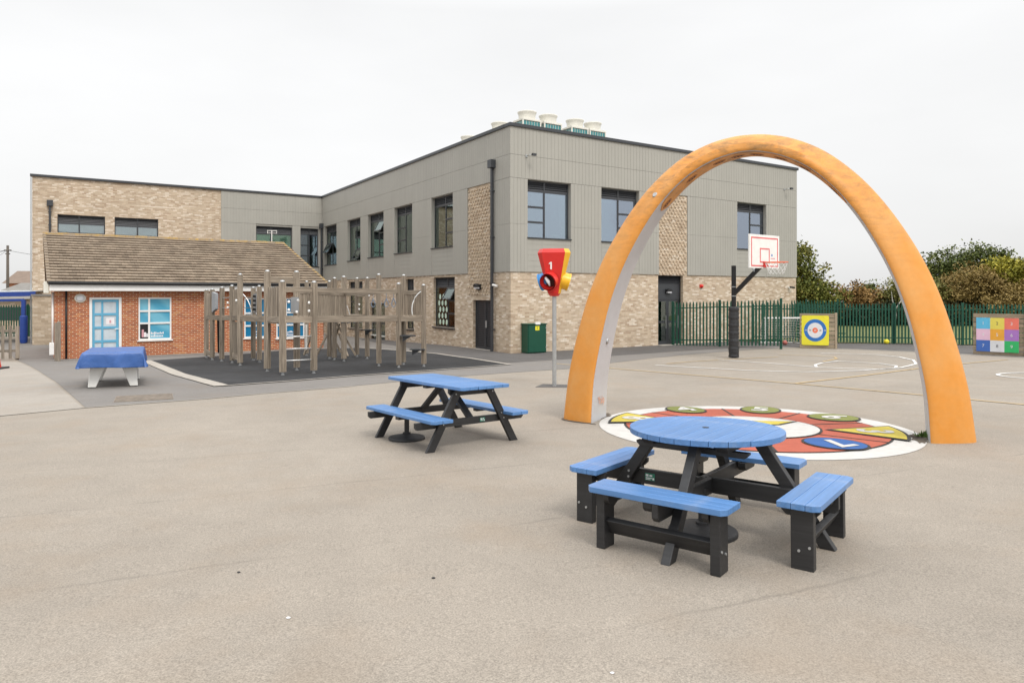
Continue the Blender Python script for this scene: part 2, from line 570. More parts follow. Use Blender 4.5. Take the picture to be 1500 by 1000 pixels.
class MB:
    """collects faces and links them as ONE mesh object"""
    def __init__(self, f=None):
        self.v, self.p, self.mi, self.f = [], [], [], f
    def pt(self, c):
        self.v.append(tuple(self.f(*c)) if self.f else tuple(c))
        return len(self.v) - 1
    def poly(self, pts, mi=0):
        self.p.append([self.pt(c) for c in pts])
        self.mi.append(mi)
    def faces(self, pts, fs, mi=0):
        ids = [self.pt(c) for c in pts]
        for q in fs:
            self.p.append([ids[i] for i in q])
            self.mi.append(mi)
    def box(self, x0, x1, y0, y1, z0, z1, mi=0):
        self.faces([(x0, y0, z0), (x1, y0, z0), (x1, y1, z0), (x0, y1, z0), (x0, y0, z1), (x1, y0, z1), (x1, y1, z1), (x0, y1, z1)],
                   [(0, 3, 2, 1), (4, 5, 6, 7), (0, 1, 5, 4), (1, 2, 6, 5), (2, 3, 7, 6), (3, 0, 4, 7)], mi)
        return self
    def bar(self, p0, p1, w, h, up=(0, 0, 1), mi=0):
        p0, p1 = Vector(p0), Vector(p1)
        d = (p1 - p0).normalized()
        u = Vector(up)
        if abs(d.dot(u)) > 0.98:
            u = Vector((0, 1, 0))
        s = d.cross(u).normalized()
        u = s.cross(d).normalized()
        pts = []
        for p in (p0, p1):
            for a, b in ((-1, -1), (1, -1), (1, 1), (-1, 1)):
                pts.append(p + s * a * w / 2 + u * b * h / 2)
        self.faces(pts, [(0, 1, 2, 3), (7, 6, 5, 4), (0, 4, 5, 1), (1, 5, 6, 2), (2, 6, 7, 3), (3, 7, 4, 0)], mi)
        return self
    def tube(self, pts, r, n=8, mi=0, caps=True):
        pts = [Vector(p) for p in pts]
        rs = r if isinstance(r, (list, tuple)) else [r] * len(pts)
        rings = []
        for i, p in enumerate(pts):
            d = (pts[min(i + 1, len(pts) - 1)] - pts[max(i - 1, 0)]).normalized()
            u = Vector((0, 0, 1)) if abs(d.z) < 0.9 else Vector((1, 0, 0))
            s = d.cross(u).normalized()
            u = s.cross(d)
            rings.append([self.pt(p + (s * math.cos(2 * math.pi * k / n) + u * math.sin(2 * math.pi * k / n)) * rs[i]) for k in range(n)])
        for a, b in zip(rings, rings[1:]):
            for k in range(n):
                self.p.append([a[k], a[(k + 1) % n], b[(k + 1) % n], b[k]])
                self.mi.append(mi)
        if caps:
            self.p += [rings[0][::-1], rings[-1][:]]
            self.mi += [mi, mi]
        return self
    def lathe(self, prof, n=24, c=(0, 0, 0), mi=0, caps=True):
        rings = []
        for r, z in prof:
            rings.append([self.pt((c[0] + r * math.cos(2 * math.pi * k / n), c[1] + r * math.sin(2 * math.pi * k / n), c[2] + z)) for k in range(n)])
        for a, b in zip(rings, rings[1:]):
            for k in range(n):
                self.p.append([a[k], a[(k + 1) % n], b[(k + 1) % n], b[k]])
                self.mi.append(mi)
        if caps:
            self.p += [rings[0][::-1], rings[-1][:]]
            self.mi += [mi, mi]
        return self
    def prism(self, poly, z0, z1, mi=0):
        n = len(poly)
        pts = [(x, y, z0) for x, y in poly] + [(x, y, z1) for x, y in poly]
        fs = [tuple(range(n))[::-1], tuple(range(n, 2 * n))] + [(i, (i + 1) % n, n + (i + 1) % n, n + i) for i in range(n)]
        self.faces(pts, fs, mi)
        return self
    def build(self, name, mat, parent=None, bevel=0.0, smooth=False, uv=True, matrix=None, recalc=True, seg=2):
        me = bpy.data.meshes.new(name)
        me.from_pydata(self.v, [], self.p)
        mats = mat if isinstance(mat, (list, tuple)) else [mat]
        for m_ in mats:
            me.materials.append(m_)
        if len(mats) > 1:
            me.polygons.foreach_set("material_index", self.mi)
        if recalc:
            bm = bmesh.new()
            bm.from_mesh(me)
            bmesh.ops.recalc_face_normals(bm, faces=bm.faces)
            bm.to_mesh(me)
            bm.free()
        if uv:
            ul = me.uv_layers.new(name="UVMap")
            for p in me.polygons:
                nx, ny, nz = (abs(c) for c in p.normal)
                for li in p.loop_indices:
                    c = me.vertices[me.loops[li].vertex_index].co
                    ul.data[li].uv = (c.x, c.y) if nz > max(nx, ny) else ((c.x, c.z) if ny >= nx else (c.y, c.z))
        if smooth:
            me.polygons.foreach_set("use_smooth", [True] * len(me.polygons))
        o = link_mesh(name, me, None, parent, matrix)
        if bevel:
            b = o.modifiers.new("bevel", 'BEVEL')
            b.width = bevel
            b.segments = seg
            b.limit_method = 'ANGLE'
            b.angle_limit = R(40)
        return o

def axis_matrix(p0, p1, up=(0, 0, 1)):
    p0, p1 = Vector(p0), Vector(p1)
    d = (p1 - p0).normalized()
    u = Vector(up)
    if abs(d.dot(u)) > 0.98:
        u = Vector((0, 1, 0))
    s = u.cross(d).normalized()
    u = d.cross(s).normalized()
    m = Matrix((d, s, u)).transposed().to_4x4()
    m.translation = p0
    return m

def beam(name, p0, p1, w, h, mat, parent, bevel=0.006, up=(0, 0, 1), chamfer=0.0):
    """a straight piece whose own X runs along it, so that its grain does too"""
    L = (Vector(p1) - Vector(p0)).length
    mb = MB()
    if chamfer:
        c = chamfer
        poly = [(0, -h / 2 + c), (c, -h / 2), (L - c, -h / 2), (L, -h / 2 + c), (L, h / 2), (0, h / 2)]
        mb.f = lambda x, z, y: (x, y, z)
        mb.prism(poly, -w / 2, w / 2)
    else:
        mb.box(0, L, -w / 2, w / 2, -h / 2, h / 2)
    return mb.build(name, mat, parent, bevel=bevel, matrix=axis_matrix(p0, p1, up))

def text_mesh(name, body, size, mat, parent, matrix, bold=0.0, squash=1.0):
    cu = bpy.data.curves.new("lettering", 'FONT')
    cu.body = body
    cu.size = size
    cu.align_x = 'CENTER'
    cu.align_y = 'CENTER'
    cu.offset = bold
    cu.resolution_u = 3
    tmp = bpy.data.objects.new("lettering", cu)
    COL.objects.link(tmp)
    bpy.context.view_layer.update()
    me = bpy.data.meshes.new_from_object(tmp.evaluated_get(bpy.context.evaluated_depsgraph_get()))
    bpy.data.objects.remove(tmp)
    bpy.data.curves.remove(cu)
    me.name = name
    me.materials.clear()
    if squash != 1.0:
        for v in me.vertices:
            v.co.y *= squash
    return link_mesh(name, me, mat, parent, matrix)

def copy_tree(o, parent=None):
    c = o.copy()
    COL.objects.link(c)
    if parent is not None:
        c.parent = parent
    for ch in list(o.children):
        copy_tree(ch, c)
    return c

# wall sheet with openings: t along, z up, d outwards; reveals run inwards
def wall_sheet(mb, t0, t1, z0, z1, holes, d=0.0, reveal=0.16):
    ts = sorted({t0, t1, *[h[0] for h in holes], *[h[1] for h in holes]})
    zs = sorted({z0, z1, *[h[2] for h in holes], *[h[3] for h in holes]})
    ts = [t for t in ts if t0 <= t <= t1]
    zs = [z for z in zs if z0 <= z <= z1]
    for a, b in zip(ts, ts[1:]):
        for c, e_ in zip(zs, zs[1:]):
            tm, zm = (a + b) / 2, (c + e_) / 2
            if any(h[0] < tm < h[1] and h[2] < zm < h[3] for h in holes):
                continue
            mb.poly([(a, d, c), (b, d, c), (b, d, e_), (a, d, e_)])
    for h0, h1, g0, g1 in holes:
        h0, h1, g0, g1 = max(h0, t0), min(h1, t1), max(g0, z0), min(g1, z1)
        if h0 >= h1 or g0 >= g1:
            continue
        mb.poly([(h0, d, g0), (h0, d, g1), (h0, d - reveal, g1), (h0, d - reveal, g0)])
        mb.poly([(h1, d, g0), (h1, d, g1), (h1, d - reveal, g1), (h1, d - reveal, g0)])
        mb.poly([(h0, d, g0), (h1, d, g0), (h1, d - reveal, g0), (h0, d - reveal, g0)])
        mb.poly([(h0, d, g1), (h1, d, g1), (h1, d - reveal, g1), (h0, d - reveal, g1)])

def board_panel(f, t0, t1, z0, z1, pitch, vertical=True, d=0.05, gap=0.008, depth=0.010, back=0.004):
    """one profiled cladding panel: boards divided by recessed joints"""
    mb = MB(f)
    a0, a1 = (t0, t1) if vertical else (z0, z1)
    n = max(1, round((a1 - a0) / pitch))
    w = (a1 - a0) / n
    prof = [(a0, back)]
    for i in range(n):
        s, e_ = a0 + i * w, a0 + (i + 1) * w
        prof += [(s + (gap / 2 if i else 0), d), (e_ - (gap / 2 if i < n - 1 else 0), d)]
        if i < n - 1:
            prof += [(e_ - gap / 2, d - depth), (e_ + gap / 2, d - depth)]
    prof.append((a1, back))
    lo, hi = (z0, z1) if vertical else (t0, t1)
    P = (lambda a, dd, q: (a, dd, q)) if vertical else (lambda a, dd, q: (q, dd, a))
    A_ = [mb.pt(P(a, dd, lo)) for a, dd in prof]
    B_ = [mb.pt(P(a, dd, hi)) for a, dd in prof]
    for i in range(len(prof) - 1):
        mb.p.append([A_[i], A_[i + 1], B_[i + 1], B_[i]])
        mb.mi.append(0)
    mb.p += [A_, B_[::-1]]
    mb.mi += [0, 0]
    return mb

# ------------------------------------------------------------------ ground
def ground_grid(name, xs, ys, mat, dz=0.0):
    mb = MB()
    for y in ys:
        for x in xs:
            mb.v.append((x, y, gz(x, y) + dz))
    nx = len(xs)
    for j in range(len(ys) - 1):
        for i in range(nx - 1):
            mb.p.append([j * nx + i, j * nx + i + 1, (j + 1) * nx + i + 1, (j + 1) * nx + i])
            mb.mi.append(0)
    return mb.build(name, mat, smooth=True, uv=False)

GX = [-900, -300, -120, -70, -50] + list(range(-40, 41)) + [50, 70, 120, 300, 900]
GY = [-60, -20, -8] + list(range(-4, 61)) + [70, 90, 120, 200, 500, 1500]
tag(ground_grid("playground", GX, GY, M['asphalt']), kind='structure')

def sheet(name, poly, mat, dz, kind='structure', parent=None, step=1.0):
    """a thin surface laid over the ground and following it"""
    bm = bmesh.new()
    bm.faces.new([bm.verts.new((x, y, 0)) for x, y in poly])
    xs = [p[0] for p in poly]
    ys = [p[1] for p in poly]
    for lo, hi, no in ((min(xs), max(xs), (1, 0, 0)), (min(ys), max(ys), (0, 1, 0))):
        k = math.floor(lo / step) * step + step
        while k < hi:
            bmesh.ops.bisect_plane(bm, geom=bm.verts[:] + bm.edges[:] + bm.faces[:], plane_co=Vector(no) * k, plane_no=no)
            k += step
    for v in bm.verts:
        v.co.z = gz(v.co.x, v.co.y) + dz
    bmesh.ops.recalc_face_normals(bm, faces=bm.faces)
    for f in bm.faces:
        if f.normal.z < 0:
            f.normal_flip()
    me = bpy.data.meshes.new(name)
    bm.to_mesh(me)
    bm.free()
    o = link_mesh(name, me, mat, parent)
    if kind:
        tag(o, kind=kind)
    return o

DARK_EDGE = [(-30, 40), (-17.39, 24.3), (-14.47, 20.83), (-11.19, 16.88), (-7.77, 12.51), (-6.17, 13.76), (-5.32, 14.66), (-3.68, 16.12),
             (-1.8, 18.07), (-0.1, 19.45), (1.76, 20.81), (3.47, 23.25), (5.33, 25.52), (7.01, 27.11), (9.29, 28.74), (12.15, 30.56),
             (14.07, 29.99), (16.56, 28.24), (18.06, 26.96), (19.03, 25.52), (20.5, 23.4), (26, 18)]
sheet("path", DARK_EDGE + [(30, 22), (24.0, 30.6), (18.5, 32.6), (13.0, 33.6), (10, 40), (-20, 60), (-34, 52)], M['dark_asphalt'], 0.006)
sheet("pavement", [(-0.35, 22.9), (1.2, 24.19), (3.97, 26.45), (6.39, 28.2), (8.65, 29.6), (12.2, 31.2), (14.2, 30.45), (16.9, 28.6), (18.5, 27.2),
                   (19.6, 25.7), (22, 23), (26, 20), (27, 21.5), (23.7, 30.5), (18.5, 32.5), (13.1, 33.5), (9, 36), (-6, 46), (-9, 40), (-3.2, 27.5), (-1.6, 25.2)],
      M['path'], 0.012)
sheet("rubber_surface", [(-12.81, 24.0), (-9.14, 18.84), (-6.75, 15.97), (-5.45, 17.12), (-4.22, 18.45), (-2.21, 20.22), (-0.07, 22.23), (-1.49, 25.02),
                         (-2.98, 27.28), (-6.84, 30.84), (-9.5, 30.0)], M['rubber'], 0.020)

def strip(name, pts, width, mat, dz, parent=None, kind='structure', closed=False):
    """a painted line or flush edging along a polyline"""
    n = len(pts)
    dense = []
    for i in range(n if closed else n - 1):
        a, b = Vector(pts[i]), Vector(pts[(i + 1) % n])
        m_ = max(1, int((b - a).length / 0.5))
        dense += [a.lerp(b, k / m_) for k in range(m_)]
    if not closed:
        dense.append(Vector(pts[-1]))
    mb = MB()
    L_, R_ = [], []
    cnt = len(dense)
    for i, p in enumerate(dense):
        a = dense[i - 1] if (i or closed) else p
        b = dense[(i + 1) % cnt] if (i < cnt - 1 or closed) else p
        d = (b - a).normalized()
        nrm = Vector((-d.y, d.x)) * width / 2
        for side, lst in ((1, L_), (-1, R_)):
            q = p + nrm * side
            mb.v.append((q.x, q.y, gz(q.x, q.y) + dz))
            lst.append(len(mb.v) - 1)
    for i in range(cnt if closed else cnt - 1):
        j = (i + 1) % cnt
        mb.p.append([L_[i], L_[j], R_[j], R_[i]])
        mb.mi.append(0)
    o = mb.build(name, mat, parent, uv=False)
    if kind:
        tag(o, kind=kind)
    return o

strip("edging", [(-12.81, 24.0), (-9.14, 18.84), (-6.75, 15.97)], 0.34, M['kerb'], 0.026)
strip("edging", [(-6.75, 15.95), (-5.45, 17.12), (-4.22, 18.45), (-2.21, 20.22), (-0.07, 22.23)], 0.10, M['kerb'], 0.026)
strip("edging", [(-0.07, 22.23), (-1.49, 25.02), (-2.98, 27.28), (-6.84, 30.84)], 0.16, M['kerb'], 0.026)
strip("joint_line", [(-16, 5.0), (-8.6, 11.5), (-7.77, 12.46), (-6.14, 13.71), (-5.3, 14.6), (-3.67, 16.04)], 0.07, M['slab'], 0.010)
sheet("worn_patch", [(-7.82, 12.50), (-8.6, 11.62), (-16, 5.4), (-26, 15), (-22, 27), (-17.45, 24.25), (-14.53, 20.80), (-11.24, 16.85)], M['slab'], 0.005)

# ball-court markings
court_lines = [
    ("white", [(4.61, 22.1), (7.0, 20.11), (8.41, 19.66), (10.19, 20.11), (12.0, 21.18), (13.3, 22.6), (14.2, 24.3), (14.6, 25.9), (14.3, 26.9), (13.83, 27.27), (12.4, 27.6)]),
    ("white", [(7.36, 24.51), (8.53, 22.95), (9.45, 21.31), (10.22, 20.81), (11.04, 20.57), (11.76, 21.06), (12.22, 21.83), (12.2, 22.8), (11.34, 23.87)]),
    ("white", [(11.34, 23.87), (10.45, 23.1), (9.81, 22.23), (9.5, 21.43)]),
    ("yellow", [(1.4, 22.74), (3.1, 20.81), (6.82, 16.57), (8.56, 14.31), (9.59, 12.87), (12.5, 9.2)]),
    ("yellow", [(6.82, 16.57), (9.35, 18.45), (12.29, 20.81), (15.28, 22.95), (17.69, 24.51)]),
    ("yellow", [(5.09, 22.66), (6.09, 23.55), (7.55, 24.51), (10.02, 25.85)]),
    ("yellow", [(10.45, 26.96), (11.59, 26.49), (12.13, 25.85), (11.84, 25.02), (10.65, 23.55)]),
]
for c, pts in court_lines:
    strip("court_line", pts, 0.085, M['line_' + c], 0.012)
strip("court_line", [(14.9 + 1.75 * math.cos(a), 18.35 + 1.15 * math.sin(a)) for a in [2 * math.pi * k / 40 for k in range(40)]], 0.09, M['line_white'], 0.012, closed=True)

# field beyond the fence
sheet("field", [(11.0, 34.6), (13.0, 33.75), (18.5, 32.75), (24.2, 30.9), (40, 25), (90, 20), (140, 140), (30, 140), (8, 60)], M['grass'], 0.03)

def flat_disc(cx, cy, rx, ry, rot, n=40):
    ca, sa = math.cos(rot), math.sin(rot)
    return [(cx + rx * math.cos(t) * ca - ry * math.sin(t) * sa, cy + rx * math.cos(t) * sa + ry * math.sin(t) * ca)
            for t in [2 * math.pi * k / n for k in range(n)]]

# painted number ring
ring = thing("painted_number_ring", "round white, red and blue number game painted flat on the asphalt under the arch", "ground game", (0, 0, 0))
RCX, RCY = 3.62, 10.40
sheet("white_disc", flat_disc(RCX, RCY, 2.28, 2.28, 0, 72), M['paint_white'], 0.006, None, ring)
sheet("black_outline", flat_disc(RCX, RCY, 1.90, 1.90, 0, 64), M['paint_black'], 0.010, None, ring)
sheet("red_ring", flat_disc(RCX, RCY, 1.865, 1.865, 0, 64), M['paint_red'], 0.014, None, ring)
for ang in (-100, -42, 10, 46, 86, 130, 172, 215):
    a = R(ang)
    p, q = 0.9, 1.88
    strip("dividing_line", [(RCX + p * math.cos(a), RCY + p * math.sin(a)), (RCX + q * math.cos(a), RCY + q * math.sin(a))], 0.035, M['paint_black'], 0.018, ring, None)
sheet("black_outline", flat_disc(RCX, RCY, 0.99, 0.99, 0, 48), M['paint_black'], 0.022, None, ring)
sheet("white_centre", flat_disc(RCX, RCY, 0.955, 0.955, 0, 48), M['paint_white'], 0.026, None, ring)
def game_blob(ang, r, rad, tan, mat, num=None):
    a = R(ang)
    cx, cy = RCX + r * math.cos(a), RCY + r * math.sin(a)
    sheet("black_outline", flat_disc(cx, cy, rad + 0.035, tan + 0.035, a, 32), M['paint_black'], 0.024, None, ring)
    sheet("number_spot", flat_disc(cx, cy, rad, tan, a, 32), mat, 0.028, None, ring)
    if num:
        m_ = Matrix.Translation((cx, cy, gz(cx, cy) + 0.034)) @ Matrix.Rotation(-0.024, 4, 'X') @ Matrix.Rotation(a - math.pi / 2, 4, 'Z')
        text_mesh("number", num, 0.62, M['paint_white'], ring, m_, 0.018)
game_blob(108, 1.80, 0.38, 0.30, M['paint_green'], "4")
game_blob(66, 1.86, 0.42, 0.31, M['paint_green'], "5")
game_blob(27, 1.84, 0.37, 0.37, M['paint_green'], "6")
game_blob(-65, 1.50, 0.40, 0.35, M['paint_blue'], "7")
def game_wedge(ang, r0, r1, half, num=None):
    a = R(ang)
    for grow, mat, dz in ((0.045, M['paint_black'], 0.024), (0.0, M['paint_yellow'], 0.028)):
        pts = [(r0 - grow * 2.4, 0)] + [((r1 + grow) * math.cos(t), (r1 + grow) * math.sin(t)) for t in np.linspace(-half - grow * 0.8, half + grow * 0.8, 9)]
        P_ = [(RCX + x * math.cos(a) - y * math.sin(a), RCY + x * math.sin(a) + y * math.cos(a)) for x, y in pts]
        sheet("black_outline" if grow else "number_spot", P_, mat, dz, None, ring)
    if num:
        rr = r1 - 0.38
        cx, cy = RCX + rr * math.cos(a), RCY + rr * math.sin(a)
        m_ = Matrix.Translation((cx, cy, gz(cx, cy) + 0.034)) @ Matrix.Rotation(-0.024, 4, 'X') @ Matrix.Rotation(a - math.pi / 2, 4, 'Z')
        text_mesh("number", num, 0.64, M['paint_white'], ring, m_, 0.022)
game_wedge(-17, 1.12, 2.05, 0.27, "3")
game_wedge(156, 1.15, 2.10, 0.24, "8")
tri = [(4.02, 10.83), (4.40, 10.76), (4.10, 10.50)]
sheet("black_outline", [(3.62, 10.88), (4.50, 10.79), (4.09, 10.45), (3.6, 10.4)], M['paint_black'], 0.030, None, ring)
sheet("pointer", [(3.66, 10.84), (4.40, 10.77), (4.07, 10.50), (3.64, 10.44)], M['paint_yellow'], 0.034, None, ring)

# drain grating let into the path
dg = thing("drain_grating", "flat rusty metal grating let into the dark path before the covered table", "drain cover",
           (-7.42, 13.86, gz(-7.42, 13.86)), math.atan2(0.46, 0.88), slope=True)
mbg = MB()
mbg.box(-0.52, 0.52, -0.50, 0.50, 0.004, 0.010)
mbg.build("base_plate", M['grating'], dg)
for i in range(18):
    MB().box(-0.51, 0.51, -0.49 + i * 0.056, -0.49 + i * 0.056 + 0.022, 0.010, 0.020).build("bar", M['grating'], dg)

# ------------------------------------------------------------------ the school building
TOP = 9.19
CLZ, MIDZ = 3.28, 7.04
LA, LB, LK = 18.39, 24.57, 16.69
school = thing("school_building", "two storey school in buff brick and grey boarded cladding with dark framed windows", "school", (CX, CY, 0), BROT)
fA = lambda t, d, z: (t, -d, z)
fB = lambda t, d, z: (-d, t, z)
fK = lambda t, d, z: (t, LB - d, z)

A_up = [(0.79, 2.98, 4.65, 7.02), (4.66, 6.86, 4.65, 7.02), (13.54, 15.80, 4.65, 7.02)]
A_dn = [(8.09, 9.72, -0.4, 3.25)]
B_up = [(4.87, 7.10, 4.56, 7.01), (9.35, 11.66, 4.53, 7.01), (13.21, 15.64, 4.48, 7.01), (16.90, 19.23, 4.43, 7.01), (21.37, 23.95, 4.33, 7.01)]
B_dn = [(4.77, 6.97, 0.81, 3.17), (9.26, 10.29, 0.56, 3.16), (13.10, 15.40, -0.5, 1.86), (16.66, 19.10, 0.24, 3.14), (1.38, 3.05, -0.4, 2.12)]
K_br = [(-15.49, -13.11, 5.93, 7.0), (-12.62, -10.27, 5.90, 7.0)]
K_cl = [(-4.46, -2.09, 4.4, 6.92), (-1.53, -0.28, 4.25, 6.92)]

w = MB(fA); wall_sheet(w, 0, LA, -0.8, CLZ, A_dn)
w.build("brick_wall", M['brick'], school)
w = MB(fB); wall_sheet(w, 0, LB, -0.8, CLZ, B_dn)
w.build("brick_wall", M['brick'], school)
w = MB(fK); wall_sheet(w, -LK, -6.63, -1.2, TOP - 0.1, K_br)
w.build("brick_wall", M['brick'], school)
w = MB(fK); wall_sheet(w, -6.63, 0, -1.2, CLZ, [])
w.build("brick_wall", M['brick'], school)
w = MB(fA); wall_sheet(w, 8.1, 9.98, CLZ, MIDZ, [])
w.build("brick_wall", M['brick'], school)
w = MB(fB); wall_sheet(w, 1.49, 3.49, CLZ, MIDZ, [])
w.build("brick_wall", M['brick'], school)
for f, L0, L1, holes, skip in ((fA, 0, LA, A_up, (8.1, 9.98)), (fB, 0, LB, B_up, (1.49, 3.49)), (fK, -6.63, 0, K_cl, None)):
    w = MB(f)
    if skip:
        wall_sheet(w, L0, skip[0], CLZ, MIDZ, [h for h in holes if h[1] < skip[0]], 0, 0.20)
        wall_sheet(w, skip[1], L1, CLZ, MIDZ, [h for h in holes if h[0] > skip[1]], 0, 0.20)
    else:
        wall_sheet(w, L0, L1, CLZ, MIDZ, holes, 0, 0.20)
    wall_sheet(w, L0, L1, MIDZ, TOP - 0.1, [], 0)
    w.build("cladding_backing", M['clad'], school)
# side and rear walls close the volume
w = MB()
w.poly([(LA, 0, -0.8), (LA, 15, -0.8), (LA, 15, TOP - 0.1), (LA, 0, TOP - 0.1)])
w.poly([(LA, 15, -0.8), (14, 15, -0.8), (14, 15, TOP - 0.1), (LA, 15, TOP - 0.1)])
w.poly([(14, 15, -0.8), (14, 40, -0.8), (14, 40, TOP - 0.1), (14, 15, TOP - 0.1)])
w.poly([(14, 40, -1.2), (-LK, 40, -1.2), (-LK, 40, TOP - 0.1), (14, 40, TOP - 0.1)])
w.poly([(-LK, LB, -1.2), (-LK, 40, -1.2), (-LK, 40, TOP - 0.1), (-LK, LB, TOP - 0.1)])
w.build("rear_wall", M['brick'], school)
# flat roof and coping
w = MB()
w.prism([(0.3, 0.3), (LA - 0.3, 0.3), (LA - 0.3, 15), (14, 15), (14, 40), (-LK + 0.3, 40), (-LK + 0.3, LB + 0.3), (0.3, LB + 0.3)], TOP - 0.45, TOP - 0.3)
w.build("flat_roof", M['slate'], school)
MB().box(-0.10, LA + 0.08, -0.11, 0.35, TOP - 0.11, TOP + 0.03).build("roof_coping", M['grey_dark'], school, bevel=0.01)
MB().box(-0.11, 0.35, 0.351, LB - 0.115, TOP - 0.11, TOP + 0.028).build("roof_coping", M['grey_dark'], school, bevel=0.01)
MB().box(-LK - 0.1, 0.349, LB - 0.112, LB + 0.35, TOP - 0.11, TOP + 0.026).build("roof_coping", M['grey_dark'], school, bevel=0.01)

# cladding: upper band in two courses, then the panels between the windows
PI_ = 0.182
for f, L0, L1 in ((fA, -0.05, LA), (fB, 0.0, LB - 0.05), (fK, -6.63, -0.05)):
    for za, zb in ((MIDZ + 0.006, 7.965), (7.975, TOP - 0.11)):
        board_panel(f, L0, L1, za, zb, PI_).build("cladding_panel", M['clad'], school, uv=False)
for f, segs in ((fA, [(-0.05, 0.785), (2.99, 4.65), (6.87, 8.1), (9.98, 13.53), (15.81, LA)]),
                (fB, [(0.0, 1.49), (3.49, 4.86), (7.11, 9.34), (11.67, 13.20), (15.65, 16.89), (19.24, 21.36), (23.96, LB - 0.05)]),
                (fK, [(-6.63, -4.47), (-2.08, -1.54), (-0.27, -0.05)])):
    for s, e_ in segs:
        board_panel(f, s, e_, CLZ, 5.20, PI_).build("cladding_panel", M['clad'], school, uv=False)
        board_panel(f, s, e_, 5.206, MIDZ - 0.006, PI_).build("cladding_panel", M['clad'], school, uv=False)
for f, hs in ((fA, A_up), (fB, B_up), (fK, K_cl)):
    for h0, h1, z0, z1 in hs:
        board_panel(f, h0, h1, CLZ + 0.003, z0 - 0.01, 0.215, False, d=0.045).build("cladding_panel", M['clad'], school, uv=False)
        s = MB(f)
        s.box(h0 - 0.02, h1 + 0.02, -0.2, 0.10, z0 - 0.008, z0 + 0.035)
        s.build("window_sill", M['grey_dark'], school)
# bricks standing proud in the two tall brick panels
for f, s, e_, zlo in ((fA, 8.1, 9.98, CLZ + 0.02), (fB, 1.49, 3.49, 2.35)):
    w = MB(f)
    row = 0
    z = zlo
    while z < MIDZ - 0.09:
        t = s + 0.03 + (0.1125 if row % 2 else 0.0)
        while t < e_ - 0.13:
            w.box(t, t + 0.110, 0.001, 0.048, z + 0.005, z + 0.070)
            t += 0.225
        z += 0.15
        row += 1
    tag(w.build("projecting_brick", M['brick_piece'], school), kind='stuff')

def window(f, t0, t1, z0, z1, split=0.44, tall='R', louvre=0.42, glass_m='glass', rows=3, blind=None, open_row=None, sill=True, name="window", depth=-0.13):
    """aluminium window: louvres above, one column of small panes and one tall pane"""
    fw = 0.055
    ts = t0 + (t1 - t0) * split
    zl = z1 - louvre
    fr = MB(f)
    D0, D1 = depth - 0.06, depth
    fr.box(t0, t1, D0, D1, z0, z0 + fw)
    fr.box(t0, t1, D0, D1, z1 - fw, z1)
    fr.box(t0, t0 + fw, D0, D1, z0 + fw, z1 - fw)
    fr.box(t1 - fw, t1, D0, D1, z0 + fw, z1 - fw)
    fr.box(ts - fw * 0.7, ts + fw * 0.7, D0, D1, z0 + fw, z1 - fw)
    fr.box(t0 + fw, ts - fw * 0.7, D0, D1, zl - fw * 0.7, zl + fw * 0.7)
    fr.box(ts + fw * 0.7, t1 - fw, D0, D1, zl - fw * 0.7, zl + fw * 0.7)
    cols = [(t0 + fw, ts - fw * 0.7), (ts + fw * 0.7, t1 - fw)]
    small = cols[0] if tall == 'R' else cols[1]
    big = cols[1] if tall == 'R' else cols[0]
    zt, zb = zl - fw * 0.7, z0 + fw
    hs = (zt - zb) / rows
    for k in range(1, rows):
        fr.box(small[0], small[1], D0, D1 + 0.012, zb + k * hs - 0.04, zb + k * hs + 0.04)
    win = fr.build(name, M['grey_dark'], school)
    for c0, c1 in cols:
        if louvre > 0.1:
            lv = MB(f)
            n = max(3, int((louvre - fw) / 0.075))
            for k in range(n):
                za = zl + fw * 0.7 + (z1 - fw - zl - fw * 0.7) * k / n
                zc = za + (z1 - fw - zl - fw * 0.7) / n
                lv.faces([(c0, D1 - 0.005, za), (c1, D1 - 0.005, za), (c1, D0 + 0.005, zc), (c0, D0 + 0.005, zc)], [(0, 1, 2, 3)])
            lv.build("louvre", M['louvre'], win, uv=False)
    dp = depth - 0.03
    def pane(c0, c1, za, zb_):
        g = MB(f)
        g.box(c0, c1, dp - 0.008, dp + 0.008, za, zb_)
        return g.build("pane", M[glass_m], win, uv=False)
    pane(big[0], big[1], zb, zt)
    for k in range(rows):
        za, zc = zb + k * hs + (0.04 if k else 0), zb + (k + 1) * hs - (0.04 if k < rows - 1 else 0)
        if open_row is not None and k == open_row:
            sm = MB(f)
            out = 0.30
            c0, c1 = small
            zh = zc
            q = lambda t, u_, z: (t, depth + out * (zh - z) / (zh - za) + u_, zh - (zh - z) * 0.93)
            sm.f = lambda t, d, z: f(*q(t, d, z))
            for b0, b1, e0, e1 in ((c0, c1, za, za + 0.05), (c0, c1, zc - 0.05, zc), (c0, c0 + 0.05, za + 0.05, zc - 0.05), (c1 - 0.05, c1, za + 0.05, zc - 0.05)):
                sm.box(b0, b1, 0.0, 0.05, e0, e1)
            sm.build("open_sash", M['grey_dark'], win, uv=False)
            g = MB(lambda t, d, z: f(*q(t, d, z)))
            g.box(c0 + 0.05, c1 - 0.05, 0.02, 0.03, za + 0.05, zc - 0.05)
            g.build("pane", M[glass_m], win, uv=False)
        else:
            pane(small[0], small[1], za, zc)
    if blind:
        for b0, b1, e0, e1 in blind:
            bl = MB(f)
            bl.box(t0 + (t1 - t0) * b0, t0 + (t1 - t0) * b1, depth - 0.085, depth - 0.065, z0 + (z1 - z0) * e0, z0 + (z1 - z0) * e1)
            bl.build("blind", M['blind'], win, uv=False)
    return win

